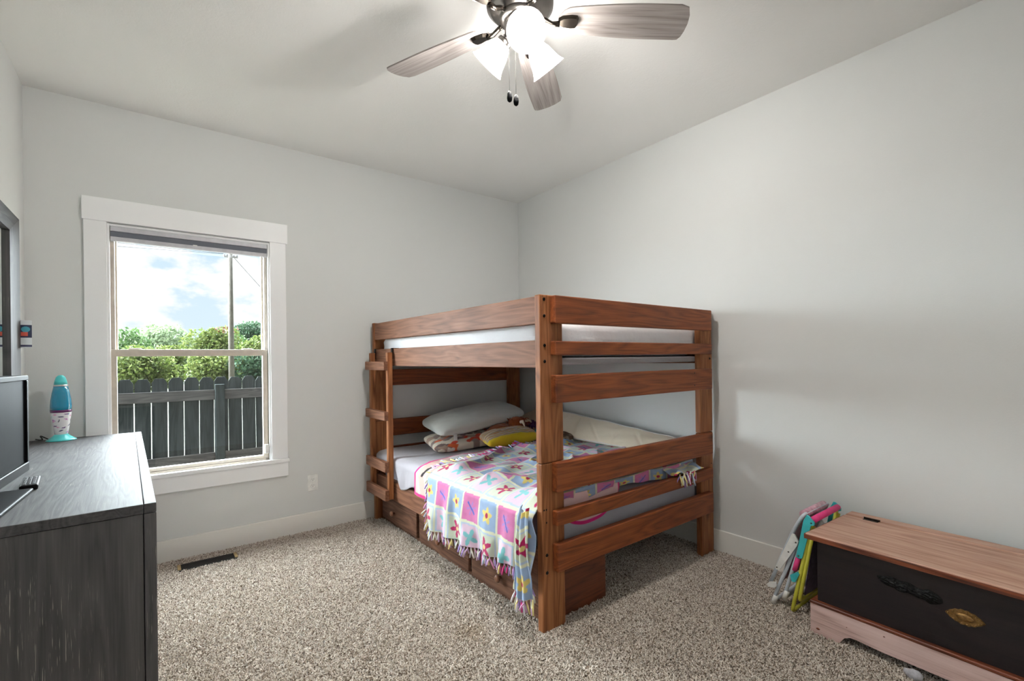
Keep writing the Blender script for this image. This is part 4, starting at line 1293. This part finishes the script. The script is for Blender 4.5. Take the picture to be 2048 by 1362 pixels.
def tree(name, x, y, top, wid, mats, label, nleaf=5200, leaf=.16, depth=None, seed=0, base=None):
    ty = TREE_Y[seed]                     # same bearing and apparent size, standing beyond the pole
    kf = (ty - CAM.y) / (y - CAM.y)
    x = CAM.x + (x - CAM.x) * kf; y = ty; top = CAM.z + (top - CAM.z) * kf; wid *= kf; leaf *= kf
    depth = min(wid, 3.2)
    rs = np.random.RandomState(seed)
    rt_ = tag(empty(name, (x, y, GZ)), label, 'tree', 'trees beyond the fence')
    h = top - GZ; dep = depth or wid
    lobes = []
    for k in range(12):
        an = rs.uniform(0, 2 * PI); q_ = rs.uniform(0, .72)
        zc = rs.uniform(.30, .80) * h
        lobes.append((math.cos(an) * q_ * wid * .36, math.sin(an) * q_ * dep * .36, zc, rs.uniform(.17, .27) * min(wid, h * 1.3)))
    lobes.append((0, 0, h * .74, h * .24)); lobes.append((rs.uniform(-.1, .1) * wid, 0, h * .52, .30 * wid))
    V = []; Fc = []
    L = np.array(lobes); L[:, 3] = np.minimum(L[:, 3], np.maximum(.1, h - L[:, 2]))
    pk_ = rs.choice(len(L), nleaf, p=L[:, 3] ** 2 / np.sum(L[:, 3] ** 2))
    d = rs.normal(size=(nleaf, 3)); d /= np.linalg.norm(d, axis=1)[:, None]
    rr_ = L[pk_, 3] * (.72 + .30 * rs.rand(nleaf))
    P = L[pk_, :3] + d * rr_[:, None]
    P[:, 2] = np.maximum(P[:, 2], .1)
    t1 = rs.normal(size=(nleaf, 3)); t1 /= np.linalg.norm(t1, axis=1)[:, None]
    t2 = np.cross(t1, d + .6 * rs.normal(size=(nleaf, 3))); t2 /= np.linalg.norm(t2, axis=1)[:, None]
    s = leaf * (.6 + .8 * rs.rand(nleaf))[:, None]
    q4 = np.stack([P - t1 * s * .5, P + t2 * s * .28, P + t1 * s * .5, P - t2 * s * .28], 1).reshape(-1, 3)
    me = bpy.data.meshes.new('crown'); me.from_pydata(q4.tolist(), [], np.arange(nleaf * 4).reshape(-1, 4).tolist()); me.update()
    cr_ = link('crown', me, mats[0], rt_); cr_['kind'] = 'stuff'
    lathe('trunk', [(.12, 0), (.08, h * .4), (.04, h * .7)], pole_m, rt_, seg=10)
    if len(mats) > 1:
        fl_ = []; ff_ = []
        for k in range(60):
            c_ = Vector((rs.uniform(.0, .4) * wid * .8 - .1, rs.uniform(-.3, .0) * dep, h * rs.uniform(.88, .98)))
            o_ = len(fl_); s_ = .10
            t_ = Vector(rs.normal(size=3)).normalized(); u_ = t_.orthogonal().normalized()
            fl_ += [c_ - t_ * s_, c_ + u_ * s_ * .6, c_ + t_ * s_, c_ - u_ * s_ * .6]; ff_.append((o_, o_ + 1, o_ + 2, o_ + 3))
        o_ = from_pd('blossom', fl_, ff_, mats[1], rt_); o_['kind'] = 'stuff'
    return rt_


lf_y = leafmat('leaf_yellow_green', lin(54, 72, 30), lin(86, 100, 46), lin(120, 126, 72))
lf_g = leafmat('leaf_green', lin(40, 66, 36), lin(66, 92, 50), lin(98, 120, 70))
lf_p = leafmat('leaf_pale', lin(84, 102, 74), lin(110, 126, 94), lin(136, 148, 114))
lf_d = leafmat('leaf_dark', lin(32, 54, 40), lin(50, 74, 52), lin(74, 98, 68))
bloss = plain('red_blossom', lin(140, 66, 60), .8)
tree('broadleaf_tree', -4.0, 24, 2.85, 3.6, [lf_g], 'green tree at the left side of the window view', seed=1)
tree('broadleaf_tree', -2.6, 20, 1.95, 2.6, [lf_y], 'low yellowish bush seen left just above the fence', seed=2)
tree('broadleaf_tree', -1.9, 32, 3.65, 5.2, [lf_p], 'pale rounded tree in the middle of the window view', 7000, .2, seed=3)
tree('broadleaf_tree', -.55, 22, 2.90, 2.9, [lf_y, bloss], 'yellow green tree with reddish blossoms beside the utility pole', 6500, .15, seed=4)
tree('broadleaf_tree', 2.6, 34, 4.10, 4.2, [lf_d], 'dark tree right of the utility pole', 6500, .2, seed=5)
tree('broadleaf_tree', 1.35, 23, 2.55, 2.8, [lf_y], 'bright bush right of the pole in front of the dark tree', 6000, .15, seed=6)
tree('broadleaf_tree', -3.1, 14, 1.75, 2.6, [lf_y], 'leafy shrub behind the left end of the fence', 6000, .11, seed=7)
tree('broadleaf_tree', -1.25, 14, 1.55, 2.4, [lf_y], 'feathery shrub behind the middle of the fence', 6000, .11, seed=8)
tree('broadleaf_tree', -.1, 13, 1.60, 2.2, [lf_d], 'dark shrub behind the right end of the fence', 6000, .11, seed=9)
tree('broadleaf_tree', -2.2, 27, 2.35, 4.4, [lf_d], 'dark tree low between the other trees', 6000, .18, seed=10)  # crown in the darkest leaf colours
tree('broadleaf_tree', .9, 30, 3.0, 4.0, [lf_g], 'mid green tree directly behind the utility pole', 6000, .18, seed=11)

# ------------------------------------------------------------------ carpet pile (uncountable: one scattered object)
vx0, vx1, vy0, vy1 = -2.742, -2.428, -.224, -.116
rects = [(XL + BT, vx0, YF, -BT), (vx1, -BT, YF, -BT), (vx0, vx1, YF, vy0), (vx0, vx1, vy1, -BT)]
V = []; Fc = []
for x0, x1, y0, y1 in rects:
    o_ = len(V); V += [(x0, y0, .0005), (x1, y0, .0005), (x1, y1, .0005), (x0, y1, .0005)]; Fc.append((o_, o_ + 1, o_ + 2, o_ + 3))
pile = from_pd('carpet_pile', V, Fc, carpet_tuft)
tag(pile, 'short beige and brown speckled carpet pile', 'carpet', kind='stuff')
ng = bpy.data.node_groups.new('pile_scatter', 'GeometryNodeTree')
ng.interface.new_socket('Geometry', in_out='INPUT', socket_type='NodeSocketGeometry')
ng.interface.new_socket('Geometry', in_out='OUTPUT', socket_type='NodeSocketGeometry')
gi = ng.nodes.new('NodeGroupInput'); go = ng.nodes.new('NodeGroupOutput')
dp = ng.nodes.new('GeometryNodeDistributePointsOnFaces'); dp.inputs['Density'].default_value = 24000
co = ng.nodes.new('GeometryNodeMeshCone'); co.inputs['Vertices'].default_value = 4; co.inputs['Radius Top'].default_value = .0016; co.inputs['Radius Bottom'].default_value = .0040; co.inputs['Depth'].default_value = .011
sm = ng.nodes.new('GeometryNodeSetMaterial'); sm.inputs['Material'].default_value = carpet_tuft
ip = ng.nodes.new('GeometryNodeInstanceOnPoints')
rv = ng.nodes.new('FunctionNodeRandomValue'); rv.data_type = 'FLOAT_VECTOR'; rv.inputs[0].default_value = (-.85, -.85, 0); rv.inputs[1].default_value = (.85, .85, 6.28)
rs_ = ng.nodes.new('FunctionNodeRandomValue'); rs_.data_type = 'FLOAT'; rs_.inputs[2].default_value = .75; rs_.inputs[3].default_value = 1.25
Lk = ng.links.new
Lk(gi.outputs[0], dp.inputs['Mesh']); Lk(dp.outputs['Points'], ip.inputs['Points'])
Lk(co.outputs['Mesh'], sm.inputs['Geometry']); Lk(sm.outputs[0], ip.inputs['Instance'])
e2r = ng.nodes.new('FunctionNodeEulerToRotation'); Lk(rv.outputs[0], e2r.inputs[0]); Lk(e2r.outputs[0], ip.inputs['Rotation'])
Lk(rs_.outputs[1], ip.inputs['Scale'])
Lk(ip.outputs[0], go.inputs[0])
md = pile.modifiers.new('pile', 'NODES'); md.node_group = ng
